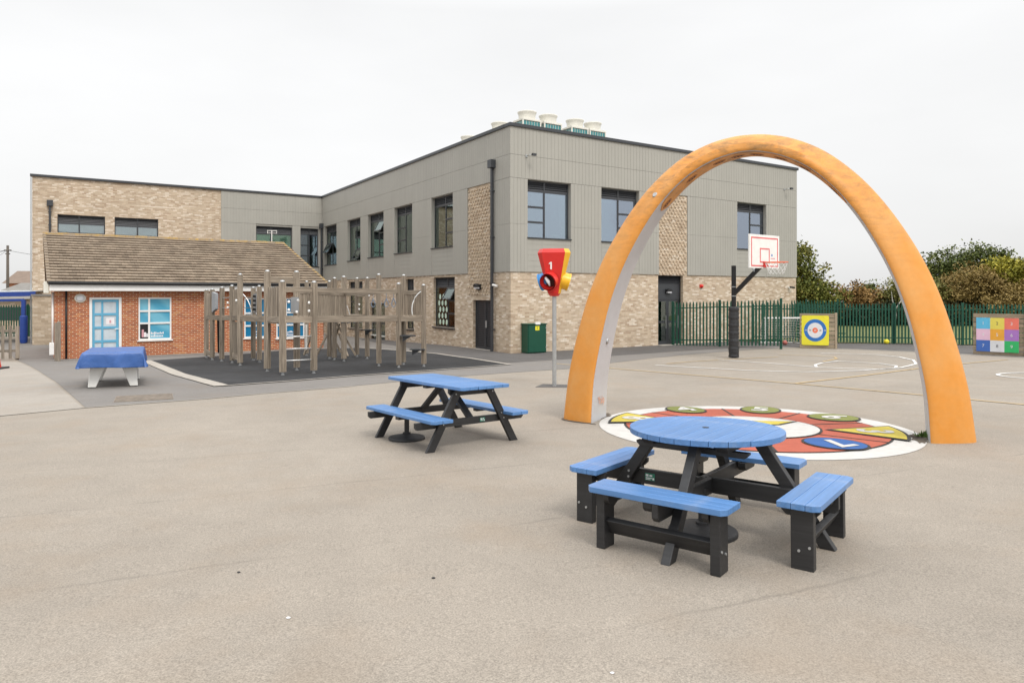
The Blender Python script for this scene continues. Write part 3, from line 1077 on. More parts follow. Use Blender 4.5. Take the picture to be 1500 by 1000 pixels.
window(fA, *A_up[0], split=0.43, tall='R', louvre=0.42, blind=[(0.82, 0.97, 0.02, 0.78), (0.45, 0.97, 0.74, 0.80), (0.62, 0.85, 0.02, 0.11)])
window(fA, *A_up[1], split=0.50, tall='L', louvre=0.42, blind=[(0.02, 0.48, 0.73, 0.8)])
window(fA, *A_up[2], split=0.53, tall='L', louvre=0.42)
window(fB, *B_up[0], split=0.47, tall='R', louvre=0.42, glass_m='glass_green', blind=[(0.80, 0.98, 0.02, 0.80)])
window(fB, *B_up[1], split=0.52, tall='L', louvre=0.42, glass_m='glass_green', blind=[(0.02, 0.5, 0.38, 0.82), (0.55, 0.98, 0.3, 0.8)])
window(fB, *B_up[2], split=0.45, tall='R', louvre=0.42, glass_m='glass_green', open_row=2, blind=[(0.70, 0.98, 0.05, 0.8)])
window(fB, *B_up[3], split=0.48, tall='R', louvre=0.42, glass_m='glass_green', open_row=0, blind=[(0.62, 0.9, 0.1, 0.6)])
window(fB, *B_up[4], split=0.52, tall='L', louvre=0.42, glass_m='glass_green', open_row=1)
gw = window(fB, *B_dn[0], split=0.42, tall='R', louvre=0.46, glass_m='glass_green', open_row=2, blind=[(0.5, 0.99, 0.68, 0.8)])
for k, (dt, dz) in enumerate([(x, z) for z in range(5) for x in range(3)]):
    st = MB(fB)
    ct, cz = 5.86 + dt * 0.34 + (0.1 if dz % 2 else 0), 1.05 + dz * 0.30
    st.faces([(ct + 0.10 * math.cos(a) * (1 if math.sin(a) < 0.7 else 0.7), -0.148, cz + 0.135 * math.sin(a)) for a in [2 * math.pi * j / 12 for j in range(12)]] +
             [(ct + 0.10 * math.cos(a), -0.1515, cz + 0.135 * math.sin(a)) for a in [2 * math.pi * j / 12 for j in range(12)]],
             [tuple(range(12)), tuple(range(12, 24))[::-1]] + [(i, (i + 1) % 12, 12 + (i + 1) % 12, 12 + i) for i in range(12)])
    st.build("leaf_sticker", M['leaf_sticker'], gw, uv=False)
window(fB, *B_dn[1], split=0.5, tall='R', louvre=0.85, glass_m='glass_green', rows=2)
window(fB, *B_dn[3], split=0.45, tall='L', louvre=0.42, glass_m='glass_green', blind=[(0.1, 0.4, 0.5, 0.8)])
window(fK, *K_br[0], split=0.45, tall='R', louvre=0.50, rows=1, glass_m='glass_clear', blind=[(0.02, 0.98, 0.05, 0.55)])
window(fK, *K_br[1], split=0.52, tall='L', louvre=0.50, rows=1, glass_m='glass_clear', blind=[(0.02, 0.98, 0.05, 0.55)])
window(fK, *K_cl[0], split=0.42, tall='R', louvre=0.5, rows=2, glass_m='glass_green', blind=[(0.02, 0.98, 0.3, 0.78)])
window(fK, *K_cl[1], split=0.5, tall='R', louvre=0.42, rows=3)
for h in B_dn[:2] + [B_dn[3]]:
    s = MB(fB)
    s.box(h[0] - 0.04, h[1] + 0.04, -0.14, 0.07, h[2] - 0.06, h[2] - 0.001)
    s.build("window_sill", M['grey_dark'], school)

# glazed entrance on the street front: louvre, panel, two glass leaves
def leaf_door(f, t0, t1, z0, z1, depth, mats, name="door", mid=True, handle=True):
    d = MB(f)
    fw = 0.09
    d.box(t0, t1, depth - 0.05, depth, z0, z0 + 0.16)
    d.box(t0, t1, depth - 0.05, depth, z1 - fw, z1)
    d.box(t0, t0 + fw, depth - 0.05, depth, z0 + 0.16, z1 - fw)
    d.box(t1 - fw, t1, depth - 0.05, depth, z0 + 0.16, z1 - fw)
    zm = z0 + (z1 - z0) * 0.50
    if mid:
        d.box(t0 + fw, t1 - fw, depth - 0.05, depth, zm - 0.05, zm + 0.05)
    o = d.build(name, M['grey_dark'], school)
    spans = [(z0 + 0.16, zm - 0.05), (zm + 0.05, z1 - fw)] if mid else [(z0 + 0.16, z1 - fw)]
    for za, zb in spans:
        g = MB(f)
        g.box(t0 + fw, t1 - fw, depth - 0.03, depth - 0.015, za, zb)
        g.build("pane", M[mats], o, uv=False)
    if handle:
        hh = MB(f)
        hh.tube([(t1 - 0.13, depth + 0.05, zm - 0.3), (t1 - 0.13, depth + 0.05, zm + 0.3)], 0.014, 6)
        hh.build("handle", M['galv'], o)
    return o
leaf_door(fA, 8.12, 8.90, 0.02, 2.12, -0.22, 'glass_green')
leaf_door(fA, 8.905, 9.69, 0.02, 2.12, -0.22, 'glass_green')
p = MB(fA); p.box(8.10, 9.71, -0.30, -0.20, 2.125, 2.86)
p.build("door_panel", M['grey_dark'], school)
p = MB(fA)
for k in range(5):
    za = 2.87 + k * 0.074
    p.faces([(8.10, -0.18, za), (9.71, -0.18, za), (9.71, -0.26, za + 0.074), (8.10, -0.26, za + 0.074)], [(0, 1, 2, 3)])
p.build("louvre", M['louvre'], school, uv=False)
p = MB(fA); p.box(8.09, 9.72, -0.30, 0.35, -0.05, 0.015)
p.build("door_step", M['kerb'], school)
leaf_door(fB, 13.14, 14.24, -0.42, 1.84, -0.12, 'glass_green')
leaf_door(fB, 14.25, 15.36, -0.42, 1.84, -0.12, 'glass_green')
# louvred plant room doors
for t0, t1 in ((1.40, 2.20), (2.21, 3.03)):
    d = MB(fB)
    d.box(t0, t0 + 0.06, -0.16, -0.11, 0.02, 2.10)
    d.box(t1 - 0.06, t1, -0.16, -0.11, 0.02, 2.10)
    d.box(t0 + 0.06, t1 - 0.06, -0.16, -0.11, 0.02, 0.10)
    d.box(t0 + 0.06, t1 - 0.06, -0.16, -0.11, 2.02, 2.10)
    d.box(t0 + 0.06, t1 - 0.06, -0.20, -0.17, 0.10, 2.02)
    o = d.build("door", M['grey_dark'], school)
    for k in range(24):
        s = MB(fB)
        za = 0.10 + k * 0.08
        s.box(t0 + 0.06, t1 - 0.06, -0.165, -0.12, za + 0.012, za + 0.05)
        s.build("slat", M['louvre'], o, uv=False)
    if t0 < 2:
        hp = MB(fB); hp.box(t1 - 0.16, t1 - 0.02, -0.11, -0.10, 0.95, 1.24)
        hp.build("handle", M['galv'], o)
p = MB(fB); p.box(1.36, 3.07, -0.20, 0.06, -0.06, 0.02)
p.build("door_step", M['kerb'], school)
# downpipes with hopper heads
def downpipe(f, t, z0, z1, d=0.12):
    m_ = MB(f); m_.box(t - 0.055, t + 0.055, d - 0.055, d + 0.055, z0, z1)
    o = m_.build("downpipe", M['grey_dark'], school, bevel=0.015)
    h = MB(f); h.prism([(t - 0.17, d - 0.11), (t + 0.17, d - 0.11), (t + 0.17, d + 0.14), (t - 0.17, d + 0.14)], 0, 0) if False else h.box(t - 0.15, t + 0.15, d - 0.10, d + 0.14, z1 - 0.02, z1 + 0.32)
    h.build("hopper", M['grey_dark'], o, bevel=0.01)
    for k in range(4):
        zz_ = z0 + (z1 - z0) * (0.12 + 0.25 * k)
        b = MB(f); b.box(t - 0.08, t + 0.08, 0.03, d + 0.062, zz_, zz_ + 0.05)
        b.build("bracket", M['grey_dark'], o)
downpipe(fB, 1.22, -0.02, 7.6, 0.14)
downpipe(fB, 24.30, -0.6, 6.95, 0.14)
downpipe(fK, -15.85, 4.5, 7.45, 0.10)
lp = MB(fK); lp.box(-LK - 0.09, -LK - 0.02, -0.02, 0.05, -0.6, 9.0)
lp.build("conduit", M['galv'], school)
# inside: floor, ceiling and partition so that the glass has a room behind it
for z in (-0.05, 3.35, 8.0):
    w = MB()
    w.prism([(0.02, 0.02), (LA - 0.1, 0.02), (LA - 0.1, 14.9), (13.9, 14.9), (13.9, 39.9), (-LK + 0.1, 39.9), (-LK + 0.1, LB + 0.02), (0.02, LB + 0.02)], z, z + 0.06)
    w.build("floor", M['room'], school, uv=False)
w = MB()
w.box(4.6, LA - 0.15, 4.6, 4.75, 0.02, 8.0)
w.box(4.6, 4.75, 4.76, 29, 0.02, 8.0)
w.box(-LK + 0.2, 4.59, 28.9, 29.05, 0.02, 8.0)
for t in (3.3, 7.5, 11.2):
    w.box(t, t + 0.1, 0.3, 4.59, 3.42, 7.98)
for t in (8.2, 12.4, 16.3, 20.3):
    w.box(0.3, 4.59, t, t + 0.1, 3.42, 7.98)
w.build("partition", M['room'], school, uv=False)

# rooftop condensers
def condenser(a, b, label):
    c, s = math.cos(BROT), math.sin(BROT)
    o = thing("rooftop_condenser", label, "air conditioner", (CX + a * c - b * s, CY + a * s + b * c, TOP - 0.3), BROT, "condensers on the school roof")
    W, D, H = 0.55, 0.45, 1.93
    k = MB()
    for x in (-W, W - 0.07):
        for y in (-D, D - 0.07):
            k.box(x, x + 0.07, y, y + 0.07, 0.12, H)
    k.box(-W, W, -D, D, H, H + 0.10)
    k.box(-W, W, -D, D, 0.12, 0.5)
    k.box(-W + 0.07, W - 0.07, -D + 0.09, D - 0.09, 0.5, H)
    k.build("casing", M['cream_metal'], o, bevel=0.01)
    for x0, x1, y0, y1 in ((-W + 0.075, W - 0.075, -D + 0.035, -D + 0.055), (-W + 0.035, -W + 0.055, -D + 0.075, D - 0.075)):
        MB().box(x0, x1, y0, y1, 0.55, H - 0.03).build("coil_guard", M['teal'], o)
        n = 6
        bars = MB()
        for i in range(1, n):
            if x1 - x0 > 0.1:
                xx = x0 + (x1 - x0) * i / n
                bars.box(xx - 0.008, xx + 0.008, y0 - 0.014, y0 - 0.002, 0.55, H - 0.03)
            else:
                yy = y0 + (y1 - y0) * i / n
                bars.box(x0 - 0.014, x0 - 0.002, yy - 0.008, yy + 0.008, 0.55, H - 0.03)
        bars.build("guard_bar", M['cream_metal'], o)
    MB().lathe([(0.41, H + 0.10), (0.415, H + 0.28), (0.43, H + 0.38), (0.475, H + 0.46), (0.48, H + 0.50), (0.44, H + 0.50), (0.39, H + 0.3)], 28, caps=False).build("fan_cowl", M['cream_metal'], o, smooth=True)
    MB().box(-W, W, -D, D, 0, 0.11).build("plinth", M['grey_dark'], o)
condenser(4.14, 5.0, "cream condenser nearest the roof corner, first of the pair left of centre")
condenser(5.42, 5.0, "cream condenser second from the roof corner, touching the nearest one")
condenser(7.11, 5.0, "cream condenser third from the roof corner, left one of the right pair")
condenser(8.29, 5.0, "cream condenser farthest right along the school roof")
condenser(4.17, 7.6, "cream fan cowl just showing over the coping left of the roof corner")
condenser(4.3, 11.2, "cream condenser hardly showing over the sloping wing coping")

# fittings on the school walls
def on_school(t, d, z, f):
    x, y, zz = f(t, d, z)
    c, s = math.cos(BROT), math.sin(BROT)
    return (CX + x * c - y * s, CY + x * s + y * c, zz)
RA, RB = BROT, BROT - math.pi / 2           # local -Y points out of the wall
def wall_lamp(loc, rz, label, s=1.0):
    o = thing("wall_lamp", label, "lamp", loc, rz, "dark bulkhead lamps on the school")
    b = MB(); b.box(-0.17 * s, 0.17 * s, -0.05, 0, -0.12 * s, 0.12 * s)
    b.build("back_plate", M['black'], o)
    hood = MB()
    for r_, y in ((0.17, -0.02),):
        pts = [(0.17 * s * math.cos(a), 0.15 * s * math.sin(a)) for a in np.linspace(0, math.pi, 9)]
        hood.f = lambda x, z, y_: (x, y_, z)
        hood.prism(pts, -0.22 * s, -0.05)
    hood.build("hood", M['black'], o, bevel=0.02)
    MB().box(-0.13 * s, 0.13 * s, -0.18 * s, -0.055, -0.07, -0.001).build("diffuser", M['dot_white'], o)
wall_lamp(on_school(2.46, 0.04, 2.68, fB), RB, "black hooded wall lamp above the louvred double doors")
wall_lamp(on_school(8.9, -0.20, 2.5, fA), RA, "dark hooded lamp on the panel over the glazed entrance", 0.9)
def camera_(loc, rz, label, mat):
    o = thing("security_camera", label, "camera", loc, rz, "cameras on the school walls")
    MB().box(-0.05, 0.05, -0.03, 0, -0.05, 0.05).build("mount", M['white_metal'], o)
    b = MB(); b.tube([(0.0, -0.03, 0), (0.0, -0.12, 0.01)], 0.02, 8)
    b.build("arm", M['white_metal'], o)
    b = MB(); b.tube([(-0.10, -0.14, 0.03), (0.22, -0.17, 0.0)], 0.05, 10)
    b.build("body", mat, o, bevel=0.01)
    return o
camera_(on_school(1.02, 0.02, 2.72, fB), RB, "white security camera beside the downpipe near the school corner", M['white_metal'])
camera_(on_school(17.75, 0.02, 2.72, fA), RA, "small camera at the far right end of the brick front", M['black'])
def sensor(loc, rz, label):
    o = thing("wall_sensor", label, "sensor", loc, rz, "sensors on the upper cladding")
    MB().box(-0.05, 0.05, -0.02, 0, -0.05, 0.05).build("mount", M['galv'], o)
    b = MB(); b.tube([(0, -0.02, 0), (0.0, -0.2, 0.02), (0.12, -0.32, 0.03)], 0.015, 6)
    b.build("arm", M['galv'], o)
    MB().box(0.06, 0.24, -0.38, -0.28, -0.02, 0.07).build("head", M['grey_dark'], o)
sensor(on_school(0.72, 0.055, 7.95, fA), RA, "small bracket sensor on the cladding near the roof corner")
sensor(on_school(17.3, 0.055, 7.95, fA), RA, "small bracket sensor on the cladding near the far right end")
o = thing("alarm_sounder", "small red alarm sounder on the brick wall right of the glazed entrance", "alarm", on_school(10.95, 0.0, 2.76, fA), RA)
MB().box(-0.11, 0.11, -0.05, 0, -0.08, 0.08).build("base", M['red'], o, bevel=0.01)
b = MB(lambda x, y, z: (x, -z, y)); b.lathe([(0.06, 0.05), (0.075, 0.09), (0.03, 0.12)], 12)
b.build("horn", M['red'], o, smooth=True)

# green cabinet against the brick front
o = thing("green_cabinet", "dark green metal cabinet with a yellow sticker standing against the brick wall", "cabinet", on_school(0.90, 0.25, 0.0, fA), RA)
MB().box(-0.40, 0.50, -0.24, 0.22, 0.03, 1.16).build("body", M['green_cab'], o, bevel=0.012)
MB().box(-0.37, 0.47, -0.262, -0.243, 0.06, 1.13).build("door", M['green_cab'], o, bevel=0.008)
MB().box(-0.43, 0.53, -0.28, 0.235, 1.162, 1.20).build("lid", M['green_cab'], o, bevel=0.01)
st = MB().box(-0.06, 0.14, -0.268, -0.264, 0.93, 1.10).build("sticker", M['sticker_yellow'], o)
text_mesh("lettering", "!", 0.12, M['ink'], st, Matrix.Translation((0.04, -0.270, 1.02)) @ Matrix.Rotation(R(90), 4, 'X'), 0.004)
MB().box(-0.06, 0.18, -0.284, -0.2, 1.165, 1.25).build("label_plate", M['white'], o)
for z in (0.22, 1.0):
    MB().box(0.45, 0.49, -0.275, -0.264, z, z + 0.05).build("hinge", M['galv'], o)

# low brick annexe at the far left end of the school
o = thing("brick_annexe", "low flat block of pale brick at the far left end of the school", "building", (-25.3, 36.9, gz(-25.3, 36.9)), R(14))
MB().box(-0.42, 0.55, 0, 2.6, -0.2, 2.62).build("wall", M['brick_block'], o)
MB().box(-0.47, 0.60, -0.05, 2.65, 2.622, 2.72).build("roof", M['slate'], o)

# ------------------------------------------------------------------ red brick nursery house
HX, HY = -14.96, 27.36
HROT = math.atan2(0.5655502057, 0.8247138685)
house = thing("brick_house", "single storey orange brick nursery under a lichened grey tiled roof", "house", (HX, HY, 0), HROT)
fH = lambda t, d, z: (t, -d, z)
H_holes = [(-1.60, -0.52, -0.4, 2.25), (0.07, 1.26, 0.54, 2.24), (4.11, 5.07, 0.48, 2.2), (5.47, 6.73, 0.42, 2.2)]
w = MB(fH); wall_sheet(w, -2.72, 7.60, -0.6, 2.80, H_holes, 0, 0.09)
w.build("front_wall", M['red_brick'], house)
w = MB()
HD = 10.0
w.poly([(-2.72, 0, -0.6), (-2.72, HD, -0.6), (-2.72, HD, 2.8), (-2.72, HD / 2, 4.8), (-2.72, 0, 2.8)])
w.poly([(7.60, 0, -0.6), (7.60, HD, -0.6), (7.60, HD, 2.8), (7.60, HD / 2, 4.8), (7.60, 0, 2.8)])
w.poly([(-2.72, HD, -0.6), (7.60, HD, -0.6), (7.60, HD, 2.8), (-2.72, HD, 2.8)])
w.build("side_wall", M['red_brick'], house)
# roof: courses of separate lapped tiles
EZ, RZ_, ER, RR = 2.82, 4.99, -0.35, HD / 2
TL0, TL1, TR0, TR1 = -2.93, -3.05, 7.74, 7.22      # the verges, at the eaves and at the ridge
sl = math.atan2(RZ_ - EZ, RR - ER)
SL = math.hypot(RZ_ - EZ, RR - ER)
def roof_pt(t, s, up, side=1):
    y = ER + s * math.cos(sl) - up * math.sin(sl)
    z = EZ + s * math.sin(sl) + up * math.cos(sl)
    return (t, y if side > 0 else HD - y, z)
tiles_v, tiles_f, tint = [], [], []
NC = 18
for side in (1, -1):
    for r_ in range(NC):
        s0 = SL * r_ / NC - 0.02
        q_ = (r_ + 0.5) / NC
        ta, tb = TL0 + (TL1 - TL0) * q_, TR0 + (TR1 - TR0) * q_
        step_ = 0.235 if side > 0 else 0.94
        t0 = ta - (step_ / 2 if r_ % 2 else 0)
        while t0 < tb:
            u0, u1 = max(t0, ta), min(t0 + step_ - 0.006, tb)
            t0 += step_
            if u1 - u0 < 0.03:
                continue
            lift = random.uniform(0, 0.009)
            s1 = s0 + SL / NC + 0.03
            i0 = len(tiles_v)
            js = random.uniform(-0.008, 0.008)
            tiles_v += [roof_pt(u0, s0 + js, 0.030 + lift, side), roof_pt(u1, s0 + js, 0.030 + lift, side), roof_pt(u1, s1, 0.006, side), roof_pt(u0, s1, 0.006, side),
                        roof_pt(u0, s0 + js, 0.068 + lift, side), roof_pt(u1, s0 + js, 0.068 + lift, side), roof_pt(u1, s1, 0.012, side), roof_pt(u0, s1, 0.012, side)]
            tiles_f += [[i0 + q for q in fc] for fc in ((4, 5, 6, 7), (0, 1, 5, 4), (1, 2, 6, 5), (3, 0, 4, 7))]
            tint += [random.random()] * 4
me = bpy.data.meshes.new("roof_tile")
me.from_pydata(tiles_v, [], tiles_f)
at_ = me.attributes.new("tint", 'FLOAT', 'FACE')
at_.data.foreach_set("value", tint)
rf = MB()
L0_, L1_, R0_, R1_ = TL0 + 0.04, TL1 + 0.04, TR0 - 0.04, TR1 - 0.04
rf.faces([(L0_, ER, EZ - 0.05), (R0_, ER, EZ - 0.05), (R1_, RR, RZ_ - 0.05), (L1_, RR, RZ_ - 0.05), (L0_, HD - ER, EZ - 0.05), (R0_, HD - ER, EZ - 0.05),
          (L0_, ER, EZ), (R0_, ER, EZ), (R1_, RR, RZ_), (L1_, RR, RZ_), (L0_, HD - ER, EZ), (R0_, HD - ER, EZ)],
         [(0, 1, 2, 3), (3, 2, 5, 4), (6, 7, 8, 9), (9, 8, 11, 10), (0, 3, 9, 6), (3, 4, 10, 9), (1, 2, 8, 7), (2, 5, 11, 8), (0, 1, 7, 6), (4, 5, 11, 10)])
roof_o = rf.build("roof", M['brown_tile'], house)
o = link_mesh("roof_tile", me, M['roof_tile'], roof_o)
tag(o, kind='stuff')
nr_ = 23
for k in range(nr_):
    t0 = TL1 - 0.03 + k * (TR1 - TL1 + 0.06) / nr_
    rt = MB(lambda y, z, x: (x, y, z))
    up_ = random.uniform(-0.008, 0.008)
    rt.prism([(RR + 0.15 * math.cos(a), RZ_ - 0.03 + up_ + 0.11 * math.sin(a)) for a in np.linspace(0, math.pi, 7)], t0, t0 + (TR1 - TL1) / nr_ - 0.006)
    rt.build("ridge_tile", M['ridge'], roof_o, uv=False)
for t0, t1 in ((TL0 - 0.03, TL1 - 0.03), (TR0 - 0.09, TR1 - 0.09)):          # lichened verge tiles along each gable
    for side in (1, -1):
        for k in range(NC):
            qa, qb = k / NC, (k + 1) / NC - 0.004
            pts = []
            for q_, lift in ((qa, 0.03), (qb, 0.012)):
                ta = t0 + (t1 - t0) * q_
                pts += [roof_pt(ta, SL * q_, lift - 0.05, side), roof_pt(ta + 0.12, SL * q_, lift - 0.05, side), roof_pt(ta + 0.12, SL * q_, lift + 0.03, side), roof_pt(ta, SL * q_, lift + 0.03, side)]
            vt = MB(); vt.faces(pts, [(0, 1, 2, 3), (7, 6, 5, 4), (0, 4, 5, 1), (1, 5, 6, 2), (2, 6, 7, 3), (3, 7, 4, 0)])
            vt.build("verge_tile", M['ridge'] if t0 > 0 else M['verge'], roof_o, uv=False)
MB().box(-2.88, 7.70, ER - 0.02, ER + 0.03, 2.50, 2.75).build("fascia", M['white'], house, bevel=0.005)
MB().box(-2.88, 7.70, ER + 0.031, -0.005, 2.50, 2.53).build("soffit", M['white'], house)
g_ = MB(); g_.tube([(-2.92, ER - 0.08, 2.79), (7.74, ER - 0.08, 2.79)], 0.06, 8)
g_.build("gutter", M['black'], house, smooth=True)
MB().box(-3.06, -2.90, -0.3, 0.55, 2.42, 2.85).build("eaves_box", M['cream_metal'], house, bevel=0.01)
b = MB(); b.tube([(-2.35, -0.06, 2.52), (-2.35, -0.06, -0.1)], 0.035, 8)
b.build("downpipe", M['black'], house, smooth=True)
b = MB(); b.tube([(-2.77, 0.12, 2.45), (-2.77, 0.12, 0.35)], 0.04, 8)
b.build("downpipe", M['white'], house, smooth=True)
MB().box(-2.88, -2.73, 0.0, 0.22, 0.10, 0.55).build("meter_box", M['white'], house, bevel=0.01)

# blue door
fr = MB(fH)
fr.box(-1.60, -0.52, -0.08, 0.012, 2.17, 2.25)
fr.box(-1.60, -1.51, -0.08, 0.012, -0.1, 2.17)
fr.box(-0.61, -0.52, -0.08, 0.012, -0.1, 2.17)
fr.build("door_frame", M['white'], house)
d = MB(fH)
D0, D1 = -0.07, -0.02
x0, x1 = -1.505, -0.615
d.box(x0, x0 + 0.08, D0, D1, 0.0, 2.165); d.box(x1 - 0.09, x1, D0, D1, 0.0, 2.165)
d.box(x0 + 0.30, x0 + 0.37, D0, D1, 0.12, 2.09)
rows = [0.0, 0.42, 0.93, 1.44, 2.165]
for z, hh in ((0.0, 0.12), (0.50, 0.09), (1.03, 0.09), (1.55, 0.09), (2.08, 0.085)):
    d.box(x0 + 0.08, x1 - 0.09, D0, D1 + 0.001, z, z + hh)
door = d.build("door", M['door_blue'], house)
for za, zb in ((0.12, 0.50), (0.59, 1.03), (1.12, 1.55), (1.64, 2.08)):
    for xa, xb in ((x0 + 0.08, x0 + 0.30), (x0 + 0.37, x1 - 0.09)):
        g = MB(fH); g.box(xa, xb, -0.055, -0.045, za, zb)
        g.build("pane", M['obscure'], door, uv=False)
n_ = MB(fH); n_.box(-1.04, -0.76, -0.044, -0.040, 1.20, 1.45)
notice = n_.build("notice", M['paper'], door, uv=False)
n_ = MB(fH); n_.tube([(-0.62, 0.03, 1.02), (-0.76, 0.04, 1.02)], 0.014, 6)
n_.build("handle", M['steel'], door)
n_ = MB(fH); n_.box(-0.93, -0.87, -0.0395, -0.038, 1.25, 1.36)
n_.build("print", M['ink_pink'], door, uv=False)

def house_window(h, split, mat, rows, litter=True):
    t0, t1, z0, z1 = h
    fr = MB(fH)
    fw = 0.055
    D0, D1 = -0.09, -0.01
    fr.box(t0, t1, D0, D1, z0, z0 + fw); fr.box(t0, t1, D0, D1, z1 - fw, z1)
    fr.box(t0, t0 + fw, D0, D1, z0 + fw, z1 - fw); fr.box(t1 - fw, t1, D0, D1, z0 + fw, z1 - fw)
    ts = t0 + (t1 - t0) * split
    fr.box(ts - 0.035, ts + 0.035, D0, D1, z0 + fw, z1 - fw)
    cols = [(t0 + fw, ts - 0.035), (ts + 0.035, t1 - fw)]
    zs = [z0 + fw] + rows + [z1 - fw]
    for z in rows:
        for c0, c1 in cols:
            fr.box(c0, c1, D0, D1, z - 0.035, z + 0.035)
    win = fr.build("window", M['white'], house)
    for c0, c1 in cols:
        for i in range(len(zs) - 1):
            g = MB(fH)
            g.box(c0, c1, -0.06, -0.05, zs[i] + (0.035 if i else 0), zs[i + 1] - (0.035 if i < len(zs) - 2 else 0))
            low_left = i == 0 and c0 == cols[0][0] and litter
            g.build("pane", M['obscure'] if False else (M['black'] if low_left else mat), win, uv=False)
    s = MB(fH); s.box(t0 - 0.05, t1 + 0.05, -0.01, 0.06, z0 - 0.05, z0 - 0.002)
    s.build("window_sill", M['white'], win)
    return win, cols, zs
win1, cols1, zs1 = house_window(H_holes[1], 0.32, M['film'], [1.21, 1.70])
win2, cols2, zs2 = house_window(H_holes[2], 0.36, M['film_deep'], [1.0, 1.55], False)
win3, cols3, zs3 = house_window(H_holes[3], 0.34, M['film_deep'], [1.0, 1.55], False)
# two short lines of white lettering on the film, too small to read in the photograph
def film_lines(win, c, z, wd):
    for row in range(2):
        x = c
        for k in range(9 if row == 0 else 8):
            lw = random.uniform(0.03, 0.05)
            hh = 0.055 if random.random() < 0.7 else 0.085
            g = MB(fH); g.box(x, x + lw, -0.0495, -0.046, z - row * 0.11, z - row * 0.11 + hh)
            g.build("lettering", M['paper'], win, uv=False)
            x += lw + 0.014
film_lines(win1, cols1[1][0] + 0.03, zs1[0] + 0.17, 0.5)
film_lines(win2, cols2[1][0] - 0.1, zs2[0] + 0.17, 0.4)
film_lines(win3, cols3[1][0] + 0.03, zs3[0] + 0.17, 0.4)
# things on the nursery's sill behind the glass, seen low on the left
for k, (c, m_) in enumerate((((0.19), 'ink_pink'), ((0.27), 'paper'), ((0.35), 'dot_white'))):
    g = MB(fH); g.box(c, c + 0.075, -0.0495, -0.045, 0.66, 0.66 + (0.24 - 0.05 * k if k else 0.30))
    g.build("display", M[m_], win1, uv=False)

def on_house(t, d, z):
    c, s = math.cos(HROT), math.sin(HROT)
    return (HX + t * c + d * s, HY + t * s - d * c, z)
o = thing("oval_bulkhead_lamp", "white oval bulkhead lamp beside the light blue door", "lamp", on_house(-1.90, 0.0, 2.22), HROT)
lm = MB(lambda x, y, z: (x * 1.0, -z, y * 0.86))
lm.lathe([(0.19, 0), (0.19, 0.04), (0.15, 0.055)], 24)
lm.build("rim", M['cream_metal'], o, smooth=False)
lm = MB(lambda x, y, z: (x * 1.0, -z, y * 0.86))
lm.lathe([(0.149, 0.05), (0.12, 0.085), (0.06, 0.10), (0.01, 0.102)], 24)
lm.build("diffuser", M['dot_white'], o, smooth=True)
o = thing("roof_aerial", "thin pale aerial pole with a crossbar on the nursery roof ridge", "aerial", (0, 0, 0))
c, s = math.cos(HROT), math.sin(HROT)
ax, ay = HX + 6.68 * c - 5.2 * s, HY + 6.68 * s + 5.2 * c
b = MB(); b.tube([(ax, ay, 4.7), (ax, ay, 5.62)], 0.022, 6)
b.build("pole", M['white_metal'], o)
b = MB(); b.bar((ax - 0.22, ay, 5.65), (ax + 0.22, ay + 0.1, 5.65), 0.03, 0.03); b.bar((ax - 0.22, ay, 5.52), (ax + 0.22, ay + 0.1, 5.52), 0.02, 0.02)
b.bar((ax - 0.22, ay, 5.50), (ax - 0.22, ay, 5.67), 0.02, 0.02); b.bar((ax + 0.22, ay + 0.1, 5.50), (ax + 0.22, ay + 0.1, 5.67), 0.02, 0.02)
b.build("crossbar", M['white_metal'], o)

# timber panel and post at the nursery's near corner
o = thing("timber_screen", "short weathered timber screen standing at the corner of the brick nursery", "screen", (-16.42, 24.78, gz(-16.4, 24.8)), R(-57))
for k in range(3):
    beam("board", (0.08 + k * 0.13, 0, 0.02), (k * 0.15, 0, 1.36 + 0.02 * (k % 2)), 0.14, 0.022, M['fence_timber'], o, 0.003, (1, 0, 0))
for x in (-0.02, 0.50):
    beam("post", (x, 0.06, 0), (x, 0.06, 1.42), 0.12, 0.12, M['fence_timber'], o, 0.005)

# ------------------------------------------------------------------ timber climbing frame
CFX, CFY = -6.0, 22.0
cf = thing("climbing_frame", "large weathered timber climbing frame with ladders and decks on black rubber", "climbing frame", (CFX, CFY, 0))
posts = [(-11.37, 25.55, 2.55), (-10.64, 24.38, 2.53), (-9.99, 23.64, 2.57), (-9.35, 22.96, 2.6), (-8.67, 21.91, 2.93), (-7.03, 19.73, 2.91), (-6.22, 18.64, 2.57),
         (-5.53, 19.16, 2.57), (-6.3, 20.11, 2.91), (-9.06, 24.05, 2.58), (-8.55, 23.25, 2.6), (-7.95, 26.57, 2.88), (-6.61, 24.86, 2.83), (-6.29, 24.32, 2.92),
         (-5.81, 23.74, 2.94), (-5.84, 25.87, 2.98), (-5.24, 24.85, 2.95), (-4.2, 21.67, 2.91), (-3.47, 21.06, 2.6), (-3.5, 22.15, 2.91), (-2.75, 21.43, 2.57)]
PX = {}
